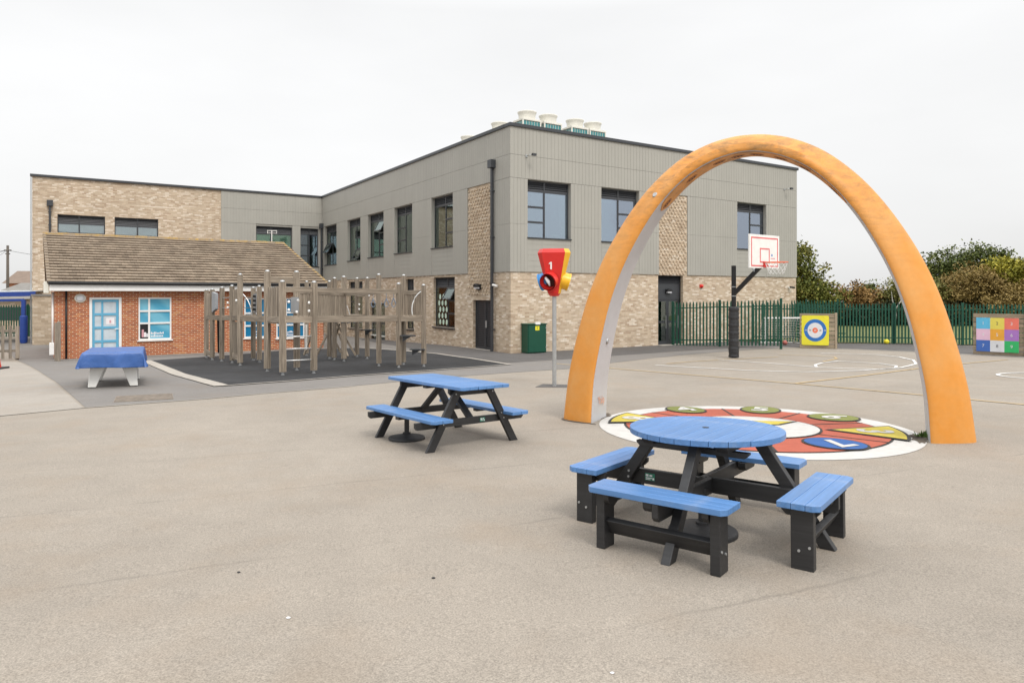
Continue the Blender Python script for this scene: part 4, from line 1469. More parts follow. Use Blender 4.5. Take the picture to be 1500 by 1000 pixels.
for i, (x, y, h) in enumerate(posts, 1):
    g = gz(x, y)
    PX[i] = (x - CFX, y - CFY, g)
    wd = 0.135 if i in (6, 7, 8, 9, 15) else 0.118
    tw = random.uniform(-0.012, 0.012)
    L = h - 0.13
    hw, kf = wd / 2, 0.006                      # a saw kerf runs down the middle of each face
    sec = [(-hw, -hw), (-kf, -hw), (0, -hw + 0.02), (kf, -hw), (hw, -hw), (hw, -kf), (hw - 0.02, 0), (hw, kf), (hw, hw), (kf, hw), (0, hw - 0.02), (-kf, hw), (-hw, hw), (-hw, kf), (-hw + 0.02, 0), (-hw, -kf)]
    pm = MB(lambda a, b_, c_: (c_, a, b_))
    pm.prism(sec, 0, L)
    p_ = pm.build("post", M['timber'], cf, matrix=axis_matrix((x - CFX, y - CFY, g + 0.10), (x - CFX + tw, y - CFY, g + h - 0.03), (0.35, 0.94, 0)))
    cap = MB(lambda a, b_, c_: (c_ + L, a, b_)); cap.lathe([(wd * 0.5, 0), (wd * 0.52, 0.012), (wd * 0.36, 0.04), (0.01, 0.05)], 10)
    cap.build("post_cap", M['galv'], p_, smooth=True)
    ft = MB(lambda a, b_, c_: (c_, a, b_)); ft.lathe([(0.035, -0.10), (0.035, 0.0)], 8); ft.lathe([(0.058, -0.095), (0.058, -0.075)], 8)
    ft.build("post_foot", M['galv'], p_)
def P(i, z, off=(0, 0)):
    x, y, g = PX[i]
    return (x + off[0], y + off[1], g + z)
def rail(i, j, z0, z1, w=0.05, h=0.14, name="rail"):
    return beam(name, P(i, z0), P(j, z1), w, h, M['timber'], cf, 0.006)
# deck edge beams and top rails
for i, j in ((5, 6), (7, 8), (8, 19), (19, 21), (6, 7), (4, 5), (20, 21), (18, 20), (10, 11), (11, 9), (3, 4), (2, 3), (9, 15), (13, 14), (14, 15), (15, 18), (9, 8), (16, 17), (17, 20), (1, 2), (10, 3)):
    rail(i, j, 1.51, 1.51, 0.055, 0.17)
for i, j in ((7, 8), (8, 19), (9, 15), (15, 18), (20, 21), (13, 14), (16, 17)):
    rail(i, j, 2.33, 2.34, 0.05, 0.14)
rail(6, 9, 2.66, 2.62, 0.045, 0.18)
rail(10, 11, 2.36, 2.36, 0.04, 0.09)
# decks
def deck(ids, z):
    pts = [Vector(P(i, z)) for i in ids]
    a, b, c_, d_ = pts
    n = max(3, int(((d_ - a).length) / 0.12))
    for k in range(n):
        p0 = a.lerp(d_, (k + 0.5) / n)
        p1 = b.lerp(c_, (k + 0.5) / n)
        beam("deck_board", p0, p1, (d_ - a).length / n - 0.012, 0.03, M['timber'], cf, 0.0)
deck((6, 7, 8, 9), 1.60)
deck((4, 5, 11, 10), 1.60)
deck((13, 16, 17, 14), 1.60)
deck((18, 19, 21, 20), 1.60)
# slatted guard panels
def slats(i, j, z0, z1, n, w=0.085, a=0.08, b=0.92, off=0.0):
    p, q = Vector(P(i, 0)), Vector(P(j, 0))
    for k in range(n):
        c_ = p.lerp(q, a + (b - a) * (k + 0.5) / n)
        d_ = (q - p).normalized()
        beam("slat", (c_.x, c_.y, c_.z + z0), (c_.x, c_.y, c_.z + z1 + random.uniform(-0.01, 0.01)), w, 0.03, M['timber'], cf, 0.003, (-d_.y, d_.x, 0))
slats(6, 7, 1.40, 2.42, 7, 0.120, 0.06, 0.94)
slats(4, 5, 1.46, 2.46, 5, 0.14)
slats(1, 2, 1.46, 2.4, 4, 0.14)
slats(20, 21, 1.60, 2.32, 6, 0.11)
slats(9, 15, 1.58, 2.30, 14, 0.19, 0.03, 0.97)
slats(14, 15, 1.58, 2.30, 4, 0.12)
slats(13, 14, 1.58, 2.30, 4, 0.12)
slats(4, 5, 0.28, 1.40, 5, 0.13)
beam("kick_board", P(4, 0.26), P(5, 0.24), 0.05, 0.18, M['timber'], cf)
beam("kick_board", P(1, 0.22), P(2, 0.22), 0.05, 0.18, M['timber'], cf)
# ladder of steel rungs
for z in (0.40, 0.72, 1.05):
    r_ = MB(); r_.tube([P(7, z), P(8, z)], 0.017, 8)
    r_.build("rung", M['steel'], cf, smooth=True)
for i, j in ((3, 4), (10, 5)):
    for z in (1.85, 2.2):
        r_ = MB(); r_.tube([P(i, z), P(j, z)], 0.012, 6)
        r_.build("wire", M['galv'], cf)
# bent grab rails
def grab(base, top_, bulge):
    b0, t0 = Vector(base), Vector(top_)
    pts = [b0, b0.lerp(t0, 0.45) + Vector((-bulge * 0.2, 0, 0)), b0.lerp(t0, 0.8) + Vector((-bulge * 0.15, 0, 0.06)), t0]
    out = []
    for k in range(13):
        u_ = k / 12
        out.append(((1 - u_) ** 3) * pts[0] + 3 * u_ * (1 - u_) ** 2 * pts[1] + 3 * u_ * u_ * (1 - u_) * pts[2] + u_ ** 3 * pts[3])
    m_ = MB(); m_.tube(out, 0.019, 8)
    m_.build("grab_rail", M['steel'], cf, smooth=True)
grab(P(21, 1.58, (-0.33, -0.1)), P(21, 2.38, (-0.03, 0)), 1.2)
grab(P(16, 1.55, (-0.05, -0.9)), P(16, 2.42, (-0.55, -1.0)), -0.9)
grab(P(10, 1.55, (0.0, -0.1)), P(10, 2.40, (-0.5, 0.1)), -0.9)
# raking braces
for p0, p1 in (((-1.09, 2.9, 0.16), (-0.70, 2.9, 0.93)), ((-1.75, 3.6, 0.12), (-1.25, 3.3, 1.3)), ((-0.53, 3.4, 1.38), (0.20, 3.5, 0.10)), ((-0.35, 3.2, 0.95), (0.02, 3.0, 0.12)), ((-0.60, 3.6, 0.65), (-0.38, 3.6, 0.2)), ((-1.0, 4.6, 0.2), (-0.45, 3.7, 1.3))):
    beam("brace", p0, p1, 0.07, 0.07, M['timber'], cf, 0.006)
beam("ramp_board", P(2, 0.25, (0.15, 0.3)), P(3, 1.42, (-0.25, 0.4)), 0.16, 0.05, M['black_plastic'], cf, 0.004)
# stand-off steps, knobs and net
def step_plate(i, z, dx, dy):
    x, y, g = PX[i]
    m_ = MB(); m_.prism([(x - 0.06 + dx, y - 0.14 + dy), (x + 0.42 + dx, y - 0.10 + dy), (x + 0.36 + dx, y + 0.12 + dy), (x - 0.06 + dx, y + 0.12 + dy)], g + z, g + z + 0.035)
    m_.build("step", M['grey_dark'], cf, bevel=0.004)
    m_ = MB(); m_.faces([(x + 0.0 + dx, y - 0.02 + dy, g + z), (x + 0.28 + dx, y - 0.02 + dy, g + z), (x + 0.0 + dx, y - 0.02 + dy, g + z - 0.17),
                         (x + 0.0 + dx, y + 0.02 + dy, g + z), (x + 0.28 + dx, y + 0.02 + dy, g + z), (x + 0.0 + dx, y + 0.02 + dy, g + z - 0.17)],
                        [(0, 1, 2), (3, 5, 4), (0, 3, 4, 1), (1, 4, 5, 2), (2, 5, 3, 0)])
    m_.build("step_bracket", M['grey_dark'], cf)
step_plate(17, 1.05, -0.05, -0.1)
step_plate(19, 0.98, 0.12, -0.05)
step_plate(21, 0.54, -0.36, -0.05)
for i, z, dx in ((8, 1.98, -0.13), (8, 1.75, -0.13), (7, 2.0, 0.16), (7, 1.78, 0.16), (8, 1.72, -0.48), (8, 2.04, -0.44), (16, 1.98, 0.08), (16, 1.80, 0.08), (4, 2.02, -0.15), (4, 1.86, -0.15), (5, 2.08, -0.12), (17, 2.3, 0.06)):
    x, y, g = PX[i]
    k_ = MB(); k_.lathe([(0.012, -0.04), (0.034, -0.025), (0.040, 0.0), (0.03, 0.03), (0.012, 0.04)], 10, (x + dx, y, g + z))
    k_.build("knob", M['white'], cf, smooth=True)
for i in range(4):                         # pointed hand rings hung under the top rail
    p0 = Vector(P(17, 2.33)).lerp(Vector(P(20, 2.33)), 0.18 + i * 0.19)
    m_ = MB()
    m_.tube([(p0.x, p0.y, p0.z), (p0.x, p0.y, p0.z - 0.16)], 0.008, 6)
    loop = [(p0.x, p0.y, p0.z - 0.16), (p0.x - 0.07, p0.y, p0.z - 0.33), (p0.x - 0.05, p0.y, p0.z - 0.42), (p0.x, p0.y, p0.z - 0.45),
            (p0.x + 0.05, p0.y, p0.z - 0.42), (p0.x + 0.07, p0.y, p0.z - 0.33), (p0.x, p0.y, p0.z - 0.16)]
    m_.tube(loop, 0.016, 6)
    m_.build("hand_ring", plain("ring grey blue", (0.16, 0.21, 0.28), 0.5) if i == 0 else bpy.data.materials["ring grey blue"], cf)
for k in range(10):                        # rope net bridge under the deck line
    a = Vector(P(8, 1.40)).lerp(Vector(P(9, 1.40)), 0.5)
    p0 = a + Vector((0.25 + k * 0.16, 0.9 + k * 0.1, -0.05 * math.sin(math.pi * k / 9)))
    m_ = MB(); m_.tube([p0, p0 + Vector((0.10, 0.16, 0.02)), p0 + Vector((0.16, 0.1, 0.05))], 0.014, 6)
    m_.build("net_rope", M['grey_dark'], cf)
# grey climbing sheets
b = MB(); x, y, g = PX[2]; x3, y3, g3 = PX[3]
pa, pb = Vector((x, y, g)), Vector((x3, y3, g3))
pm = pa.lerp(pb, 0.5)
b.faces([tuple(pa.lerp(pb, 0.10) + Vector((0.04 * s_, 0.03 * s_, zz_))) for s_ in (-1, 1) for zz_ in (1.70, 2.42)] +
        [tuple(pa.lerp(pb, 0.48) + Vector((0.04 * s_, 0.03 * s_, zz_))) for s_ in (-1, 1) for zz_ in (1.82, 2.36)],
        [(0, 1, 5, 4), (2, 3, 7, 6), (0, 2, 6, 4), (1, 3, 7, 5), (0, 1, 3, 2), (4, 5, 7, 6)])
b.build("grey_panel", plain("grey sheet", (0.27, 0.28, 0.29), 0.6), cf)
pa, pb = Vector(PX[10]), Vector(PX[11])
b = MB()
q0, q1 = pa.lerp(pb, 0.12), pa.lerp(pb, 0.72)
b.bar((q0.x, q0.y, q0.z + 2.0), (q1.x, q1.y, q1.z + 2.03), 0.04, 0.66)
gp = b.build("grey_panel", bpy.data.materials["grey sheet"], cf)
for k in range(4):
    c_ = q0.lerp(q1, 0.5)
    m_ = MB(); m_.box(c_.x - 0.07, c_.x + 0.07, c_.y - 0.10, c_.y - 0.02, c_.z + 1.76 + k * 0.15, c_.z + 1.84 + k * 0.15)
    m_.build("hole", M['black'], gp)
b = MB(); x, y, g = PX[9]
b.bar((x - 0.06, y - 0.35, g + 1.93), (x + 0.16, y - 0.35, g + 1.93), 0.05, 0.45)
b.build("grey_panel", bpy.data.materials["grey sheet"], cf)
m_ = MB(); m_.tube([P(9, 0.62, (0.25, 0.05)), P(9, 1.35, (0.25, 0.05))], 0.04, 8)
m_.build("chute_leg", M['white_metal'], cf)

# ------------------------------------------------------------------ table tennis table under its cover
TTX, TTY = -9.58, 16.58
TTR = math.atan2(0.46, 0.888)
tt = thing("table_tennis_table", "outdoor table tennis table on splayed white legs under a blue cover", "table", (TTX, TTY, gz(TTX, TTY)), TTR, slope=True)
TW, TL = 0.60, 1.18
MB().box(-TW, TW, -TL, TL, 0.74, 0.80).build("table_top", M['white_metal'], tt, bevel=0.01)
for sx in (-1, 1):
    for sy in (-1, 1):
        l_ = MB(lambda x, z, y: (x, y, z))
        xo, xi = 0.48 * sx, 0.30 * sx
        l_.prism([(0.50 * sx, 0.02), (0.34 * sx, 0.02), (0.06 * sx, 0.74), (0.44 * sx, 0.74)], sy * 0.86 - 0.05, sy * 0.86 + 0.05)
        o = l_.build("leg", M['white_metal'], tt, bevel=0.012)
        MB().box(0.34 * sx if sx > 0 else -0.50, 0.50 if sx > 0 else -0.34, sy * 0.86 - 0.05, sy * 0.86 + 0.05, 0.0, 0.02).build("foot_pad", M['black'], o)
# cover: a draped sheet with hanging, rippled sides
cv = thing("table_cover", "blue tarpaulin cover draped over the table tennis table", "cover", (TTX, TTY, gz(TTX, TTY)), TTR, slope=True)
NXc, NYc = 26, 40
m_ = MB()
hang = 0.36
us = np.linspace(-TW - 0.02 - hang, TW + 0.02 + hang, NXc + 1)
vs = np.linspace(-TL - 0.02 - hang, TL + 0.02 + hang, NYc + 1)
idx = {}
def drape(u_, v_):
    ex, ey = max(0, abs(u_) - TW - 0.015), max(0, abs(v_) - TL - 0.015)
    x = math.copysign(min(abs(u_), TW + 0.015), u_)
    y = math.copysign(min(abs(v_), TL + 0.015), v_)
    dz_ = max(ex, ey) if min(ex, ey) <= 0 else max(ex, ey)
    rip = 0.030 * math.sin(v_ * 7.5 + 1.3 * math.sin(u_ * 3)) if ex > ey else 0.030 * math.sin(u_ * 9 + 1.1 * math.sin(v_ * 4))
    k = dz_ / hang
    flare = 0.015 * k + rip * k
    if ex > 0 and ey > 0:                     # folded corner
        t_ = min(ex, ey)
        flare += 0.25 * t_
    if ex >= ey and ex > 0:
        x += math.copysign(flare, u_)
    if ey >= ex and ey > 0:
        y += math.copysign(flare, v_)
    if ex > 0 and ey > 0:
        if ex >= ey: y += math.copysign(0.08 * ey, v_)
        else: x += math.copysign(0.08 * ex, u_)
    sag = -0.012 * math.cos(u_ * 2.2) * math.cos(v_ * 1.2) if dz_ == 0 else 0
    return (x, y, 0.835 + sag - dz_ + 0.03 * k * math.sin(3 * u_ + 2 * v_) * 0.4)
for j, v_ in enumerate(vs):
    for i, u_ in enumerate(us):
        m_.v.append(drape(u_, v_))
for j in range(NYc):
    for i in range(NXc):
        m_.p.append([j * (NXc + 1) + i, j * (NXc + 1) + i + 1, (j + 1) * (NXc + 1) + i + 1, (j + 1) * (NXc + 1) + i])
        m_.mi.append(0)
co = m_.build("sheet", M['cover'], cv, smooth=True, uv=False)
sd = co.modifiers.new("thick", 'SOLIDIFY'); sd.thickness = 0.006
sb = co.modifiers.new("sub", 'SUBSURF'); sb.levels = 1; sb.render_levels = 1

# ------------------------------------------------------------------ picnic tables
def bolt(parent, p, n, r=0.0095):
    nn = Vector(n).normalized()
    m_ = MB(); m_.tube([Vector(p), Vector(p) + nn * 0.008], r, 8)
    m_.build("bolt", M['galv'], parent)

pt = thing("picnic_table", "rectangular picnic table with blue planks on black A-frame legs", "picnic table", (-0.92, 9.50, gz(-0.92, 9.5)), R(38.6), slope=True)
SY = 0.62
n = 6
W_ = 0.78
for k in range(n):
    x0 = -W_ / 2 + k * W_ / n
    pw = W_ / n - 0.005
    c_ = 0.03
    m_ = MB()
    # corner planks are clipped at their outer corners
    L0, L1 = -0.96, 0.96
    poly = [(L0, -pw / 2), (L1, -pw / 2), (L1, pw / 2), (L0, pw / 2)]
    if k == 0:
        poly = [(L0 + c_, -pw / 2), (L1 - c_, -pw / 2), (L1, -pw / 2 + c_), (L1, pw / 2), (L0, pw / 2), (L0, -pw / 2 + c_)]
    if k == n - 1:
        poly = [(L0, -pw / 2), (L1, -pw / 2), (L1, pw / 2 - c_), (L1 - c_, pw / 2), (L0 + c_, pw / 2), (L0, pw / 2 - c_)]
    m_.prism(poly, 0, 0.042)
    # local X runs along the plank
    mat_ = Matrix.Translation((x0 + W_ / n / 2, random.uniform(-0.004, 0.004), 0.768)) @ Matrix.Rotation(R(90), 4, 'Z')
    mat_ = mat_ if True else mat_
    # the rotation turns +Y of the plank to -X of the table, so mirror the clipped side
    o = m_.build("plank", M['blue_plastic'], pt, bevel=0.004, matrix=mat_ @ Matrix.Rotation(math.pi, 4, 'Z'))
for sx in (-1, 1):
    for k in range(2):
        xa = sx * (0.545 + k * 0.153)
        m_ = MB()
        pw = 0.148
        if k == 1:
            poly = [(-0.9, -pw / 2), (0.9, -pw / 2), (0.9, pw / 2 - 0.04), (0.86, pw / 2), (-0.86, pw / 2), (-0.9, pw / 2 - 0.04)]
        else:
            poly = [(-0.9, -pw / 2), (0.9, -pw / 2), (0.9, pw / 2), (-0.9, pw / 2)]
        m_.prism(poly, 0, 0.042)
        rot = Matrix.Rotation(R(90) if sx < 0 else R(-90), 4, 'Z')
        m_.build("seat_plank", M['blue_plastic'], pt, bevel=0.004, matrix=Matrix.Translation((xa, 0, 0.378)) @ rot)
for sy in (-1, 1):
    y = sy * SY
    for sx in (-1, 1):
        # leg cut level at both ends
        m_ = MB(lambda x, z, yy: (x, yy, z))
        m_.prism([(sx * 0.73, 0.0), (sx * 0.61, 0.0), (sx * 0.175, 0.765), (sx * 0.295, 0.765)], y + sy * 0.024, y + sy * 0.07)
        m_.build("leg", M['black_plastic'], pt, bevel=0.004)
        for z, dx in ((0.70, 0.02), (0.40, 0.0), (0.33, 0.0)):
            xx = sx * (0.67 - (0.67 - 0.235) * z / 0.765)
            bolt(pt, (xx + dx * sx, y + sy * 0.07, z), (0, sy, 0))
    beam("top_bearer", (-0.36, y, 0.718), (0.36, y, 0.718), 0.045, 0.095, M['black_plastic'], pt, 0.004, chamfer=0.04)
    beam("seat_bearer", (-0.86, y, 0.330), (0.86, y, 0.330), 0.045, 0.092, M['black_plastic'], pt, 0.004, chamfer=0.03)
    beam("brace", (0, sy * 0.10, 0.735), (0, sy * 0.585, 0.36), 0.09, 0.045, M['black_plastic'], pt, 0.004)
beam("top_bearer", (-0.34, 0, 0.742), (0.34, 0, 0.742), 0.09, 0.045, M['black_plastic'], pt, 0.004)
for sx in (-1, 1):
    beam("seat_bearer", (sx * 0.50, 0, 0.355), (sx * 0.76, 0, 0.355), 0.09, 0.042, M['black_plastic'], pt, 0.004)
lb = MB().box(0.12, 0.20, -SY - 0.028, -SY - 0.0235, 0.305, 0.355).build("maker_label", M['label_green'], pt)
for x0_, x1_, z0_, z1_ in ((0.128, 0.150, 0.332, 0.348), (0.158, 0.182, 0.334, 0.346), (0.128, 0.175, 0.318, 0.324), (0.182, 0.195, 0.312, 0.326)):
    MB().box(x0_, x1_, -SY - 0.030, -SY - 0.0285, z0_, z1_).build("print", M['dot_white'], lb)

def parasol_base(x, y, label, pole_h, rad=0.25):
    o = thing("parasol_base", label, "parasol base", (x, y, gz(x, y)), 0, "parasol bases under the picnic tables", slope=True)
    MB().lathe([(rad, 0), (rad, 0.022), (rad * 0.985, 0.034), (rad * 0.93, 0.042), (rad * 0.45, 0.066), (0.06, 0.075), (0.01, 0.076)], 40).build("disc", M['black_rubber'], o, smooth=False, bevel=0.003)
    MB().lathe([(0.055, 0.075), (0.055, 0.095), (0.034, 0.10), (0.034, pole_h)], 20).build("pole_socket", M['black_rubber'], o, smooth=False)
parasol_base(-1.45, 9.46, "round black parasol base beside the rectangular table's left legs", 0.33)
parasol_base(1.52, 5.47, "round black parasol base under the round table", 0.36, 0.27)

# round table with four benches
RTX, RTY = 1.585, 5.60
rt = thing("round_picnic_table", "round blue topped picnic table with four attached blue benches on black legs", "picnic table", (RTX, RTY, gz(RTX, RTY)), R(-37.7), slope=True)
RAD = 0.612
n = 10
for k in range(n):
    x0, x1 = -RAD + k * 2 * RAD / n + 0.002, -RAD + (k + 1) * 2 * RAD / n - 0.002
    xs_ = np.linspace(x0, x1, 6)
    yv = [math.sqrt(max(0.0, RAD ** 2 - x * x)) for x in xs_]
    xc = (x0 + x1) / 2
    poly = [(x - xc, y) for x, y in zip(xs_, yv)] + [(x - xc, -y) for x, y in zip(xs_[::-1], yv[::-1])]
    # local X along the plank
    poly2 = []
    for x, y in poly:
        q = (y, -x)
        if not poly2 or (abs(q[0] - poly2[-1][0]) + abs(q[1] - poly2[-1][1])) > 1e-5:
            poly2.append(q)
    if abs(poly2[0][0] - poly2[-1][0]) + abs(poly2[0][1] - poly2[-1][1]) < 1e-5:
        poly2.pop()
    m_ = MB(); m_.prism(poly2, 0, 0.044)
    m_.build("plank", M['blue_plastic'], rt, bevel=0.0025, matrix=Matrix.Translation((xc, 0, 0.772)) @ Matrix.Rotation(R(90), 4, 'Z'))
m_ = MB(); m_.lathe([(0.028, 0.0), (0.028, 0.002)], 20, (0, 0, 0.8165))
m_.build("parasol_hole", M['black'], rt)
for x in (-0.30, 0.30):
    beam("top_bearer", (x, -0.46, 0.742), (x, 0.46, 0.742), 0.09, 0.055, M['black_plastic'], rt, 0.004, chamfer=0.04)
for y in (-0.30, 0.30):
    beam("top_bearer", (-0.46, y, 0.692), (0.46, y, 0.692), 0.06, 0.044, M['black_plastic'], rt, 0.004, chamfer=0.03)
for q in range(4):
    rm = Matrix.Rotation(q * math.pi / 2, 4, 'Z')
    T = lambda x, y, z: tuple(rm @ Vector((x, y, z)))
    def T_mb():
        return MB(lambda x, y, z: T(x, y, z))
    # radial direction of this quarter is -Y
    off = 0.028                                      # pinwheel joint
    # splayed leg, 45 mm thick, cut level
    m_ = MB(lambda y, z, x: T(x, y, z))
    m_.prism([(-0.965, 0.0), (-0.855, 0.0), (-0.335, 0.765), (-0.445, 0.765)], off + 0.024, off + 0.094)
    m_.build("leg", M['black_plastic'], rt, bevel=0.004)
    for z, dy in ((0.40, 0.0), (0.35, 0.03)):
        yy = -(0.91 - (0.91 - 0.39) * z / 0.765)
        bolt(rt, T(off + 0.094, yy + dy, z), T(1, 0, 0))
    # radial beam, butting against its neighbour
    beam("radial_beam", T(off, -1.0, 0.352), T(off, 0.052 if q % 2 == 0 else 0.005, 0.352), 0.046, 0.125, M['black_plastic'], rt, 0.004, chamfer=0.03)
    # bench
    for k in range(3):
        y = -0.765 - k * 0.0945
        m_ = MB()
        pw = 0.0925
        c_ = 0.045
        if k == 2:
            poly = [(-0.535, pw / 2), (0.535, pw / 2), (0.535, -pw / 2 + c_), (0.535 - c_ * 0.8, -pw / 2), (-0.535 + c_ * 0.8, -pw / 2), (-0.535, -pw / 2 + c_)]
        else:
            poly = [(-0.535, -pw / 2), (0.535, -pw / 2), (0.535, pw / 2), (-0.535, pw / 2)]
        m_.prism(poly, 0, 0.043)
        m_.build("seat_plank", M['blue_plastic'], rt, bevel=0.0035, matrix=rm @ Matrix.Translation((0, y, 0.418)))
    for sx in (-1, 1):
        xl = sx * 0.44
        m_ = T_mb(); m_.box(xl - 0.035, xl + 0.035, -0.945, -0.795, 0.0, 0.415)
        m_.build("bench_leg", M['black_plastic'], rt, bevel=0.004)
        for (dy, z) in ((-0.05, 0.16), (0.02, 0.13)):
            bolt(rt, T(xl + sx * 0.035, -0.87 + dy, z), T(sx, 0, 0))
        beam("seat_bearer", T(xl - sx * 0.060, -0.97, 0.378), T(xl - sx * 0.060, -0.71, 0.378), 0.046, 0.072, M['black_plastic'], rt, 0.004, chamfer=0.035)
    beam("seat_bearer", T(-0.045, -0.97, 0.378), T(-0.045, -0.70, 0.378), 0.07, 0.072, M['black_plastic'], rt, 0.004, chamfer=0.03)
    beam("stretcher", T(-0.405, -0.87, 0.165), T(0.405, -0.87, 0.165), 0.045, 0.125, M['black_plastic'], rt, 0.004, up=T(0, -0.5, 0.86))
# maker's plate on the left beam
lb = MB().box(-0.50, -0.43, -0.0615 + 0.0, -0.0565, 0.325, 0.375)
lb = MB(); lb.box(-0.52, -0.43, -0.056, -0.0515, 0.325, 0.385)
lbo = lb.build("maker_label", M['label_green'], rt)
for x0_, x1_, z0_, z1_ in ((-0.512, -0.487, 0.358, 0.378), (-0.478, -0.452, 0.360, 0.374), (-0.512, -0.455, 0.342, 0.350), (-0.450, -0.434, 0.332, 0.350), (-0.512, -0.47, 0.331, 0.337)):
    MB().box(x0_, x1_, -0.058, -0.0565, z0_, z1_).build("print", M['dot_white'], lbo)

# ------------------------------------------------------------------ orange arch
def catmull(pts, n):
    out = []
    P_ = [Vector(p) for p in pts]
    m_ = len(P_)
    for k in range(n + 1):
        u_ = k / n * (m_ - 1)
        i = min(int(u_), m_ - 2)
        t_ = u_ - i
        a, b, c_, d_ = P_[max(i - 1, 0)], P_[i], P_[i + 1], P_[min(i + 2, m_ - 1)]
        out.append(0.5 * ((2 * b) + (c_ - a) * t_ + (2 * a - 5 * b + 4 * c_ - d_) * t_ * t_ + (3 * b - a - 3 * c_ + d_) * t_ ** 3))
    return out
AX, AY = 1.23, 10.77
AD = Vector((0.938, -0.346, 0)).normalized()
arch = thing("play_arch", "tall weathered orange arch with grey inner faces standing over the painted ring", "arch", (AX, AY, 0), math.atan2(AD.y, AD.x))
half = [(0.0, 0.20), (0.012, 0.55), (0.05, 1.05), (0.155, 1.64), (0.295, 2.22), (0.48, 2.74), (0.70, 3.19), (0.93, 3.57), (1.17, 3.88), (1.48, 4.17), (1.81, 4.36), (2.10, 4.45), (2.325, 4.475)]
inner = half + [(4.65 - s, z) for s, z in half[-2::-1]]
NA = 96
SHEAR = 0.114                             # the flat ends stand slightly askew to the arch's plane
curve = catmull([(s, 0, z) for s, z in inner], NA)
zg = gz(3.4, 10.0)
rings, mids, norms = [], [], []
def section(k):
    u_ = abs(k / NA - 0.5) * 2                # 0 at crown, 1 at foot
    g = u_ ** 1.35
    return 0.50 + 0.26 * g, 0.275 + 0.315 * g
sh = MB(); gr = MB()
seal = []
for k, c_ in enumerate(curve):
    a, b = curve[max(k - 1, 0)], curve[min(k + 1, NA)]
    d_ = (b - a).normalized()
    nrm = Vector((-d_.z, 0, d_.x))             # outwards from the opening
    if k in (0, NA):
        nrm = Vector((-1 if k == 0 else 1, 0, 0))
    w_, t_ = section(k)
    # section in (depth y 0..w, outwards t): rounded front, bulging faces to a blunt outer edge
    prof = [(0.014, 0.0), (0.003, 0.018), (0.0, 0.05), (0.02, 0.12)]
    bul = [(0.10, 0.42), (0.20, 0.72), (0.31, 0.91), (0.42, 0.985), (0.5, 1.0)]
    prof = [(x, z_) for x, z_ in prof] + [(fx * w_, fz * t_) for fx, fz in bul]
    prof = prof + [(w_ - x, z_) for x, z_ in prof[-2::-1]]
    rings.append([sh.pt((c_.x + nrm.x * q + SHEAR * y, y, c_.z + nrm.z * q)) for y, q in prof])
    mids.append(c_); norms.append(nrm)
m0 = len(rings[0])
for a, b in zip(rings, rings[1:]):
    for i in range(m0 - 1):
        sh.p.append([a[i], a[i + 1], b[i + 1], b[i]]); sh.mi.append(0)
sh.p += [rings[0], rings[-1]]; sh.mi += [0, 0]
so = sh.build("shell", M['arch'], arch, smooth=True, uv=False)
es = so.modifiers.new("edge", 'EDGE_SPLIT'); es.split_angle = R(50)
# grey inner face, a hair inside the shell's edges
def arch_strip(name, k0, k1, ylo, yhi, t_, mat, thick=0.012, round_ends=False):
    m_ = MB()
    ks = np.linspace(k0, k1, int((k1 - k0) * 1.0) + 1)
    R1, R2 = [], []
    for kk in ks:
        i = min(int(kk), NA - 1); fr_ = kk - i
        c_ = mids[i].lerp(mids[i + 1], fr_); nn = norms[i].lerp(norms[i + 1], fr_).normalized()
        w_ = section(kk)[0]
        y0, y1 = ylo(w_), yhi(w_)
        if round_ends:
            e_ = min(kk - k0, k1 - kk) / 2.6
            f_ = 1.0 if e_ >= 1 else math.sqrt(max(0.02, 1 - (1 - e_) ** 2))
            mid_ = (y0 + y1) / 2
            y0, y1 = mid_ + (y0 - mid_) * f_, mid_ + (y1 - mid_) * f_
        R1.append([m_.pt((c_.x + nn.x * t_ + SHEAR * y, y, c_.z + nn.z * t_)) for y in (y0, y1)])
        R2.append([m_.pt((c_.x + nn.x * (t_ + thick) + SHEAR * y, y, c_.z + nn.z * (t_ + thick))) for y in (y0, y1)])
    for i in range(len(ks) - 1):
        m_.p += [[R1[i][0], R1[i][1], R1[i + 1][1], R1[i + 1][0]], [R2[i][0], R2[i + 1][0], R2[i + 1][1], R2[i][1]],
                 [R1[i][0], R1[i + 1][0], R2[i + 1][0], R2[i][0]], [R1[i][1], R2[i][1], R2[i + 1][1], R1[i + 1][1]]]
        m_.mi += [0] * 4
    m_.p += [[R1[0][0], R2[0][0], R2[0][1], R1[0][1]], [R1[-1][0], R1[-1][1], R2[-1][1], R2[-1][0]]]; m_.mi += [0, 0]
    return m_.build(name, mat, arch, uv=False)
arch_strip("inner_panel", 0, 36, lambda w_: 0.020, lambda w_: w_ - 0.020, -0.004, M['arch_grey'])
arch_strip("inner_panel", 36.06, 60, lambda w_: 0.020, lambda w_: w_ - 0.020, -0.004, M['arch_grey'])
arch_strip("inner_panel", 60.06, NA, lambda w_: 0.020, lambda w_: w_ - 0.020, -0.004, M['arch_grey'])
arch_strip("orange_inlay", 29.5, 66.5, lambda w_: w_ * 0.13, lambda w_: w_ * 0.87, -0.013, M['arch'], 0.008, True)
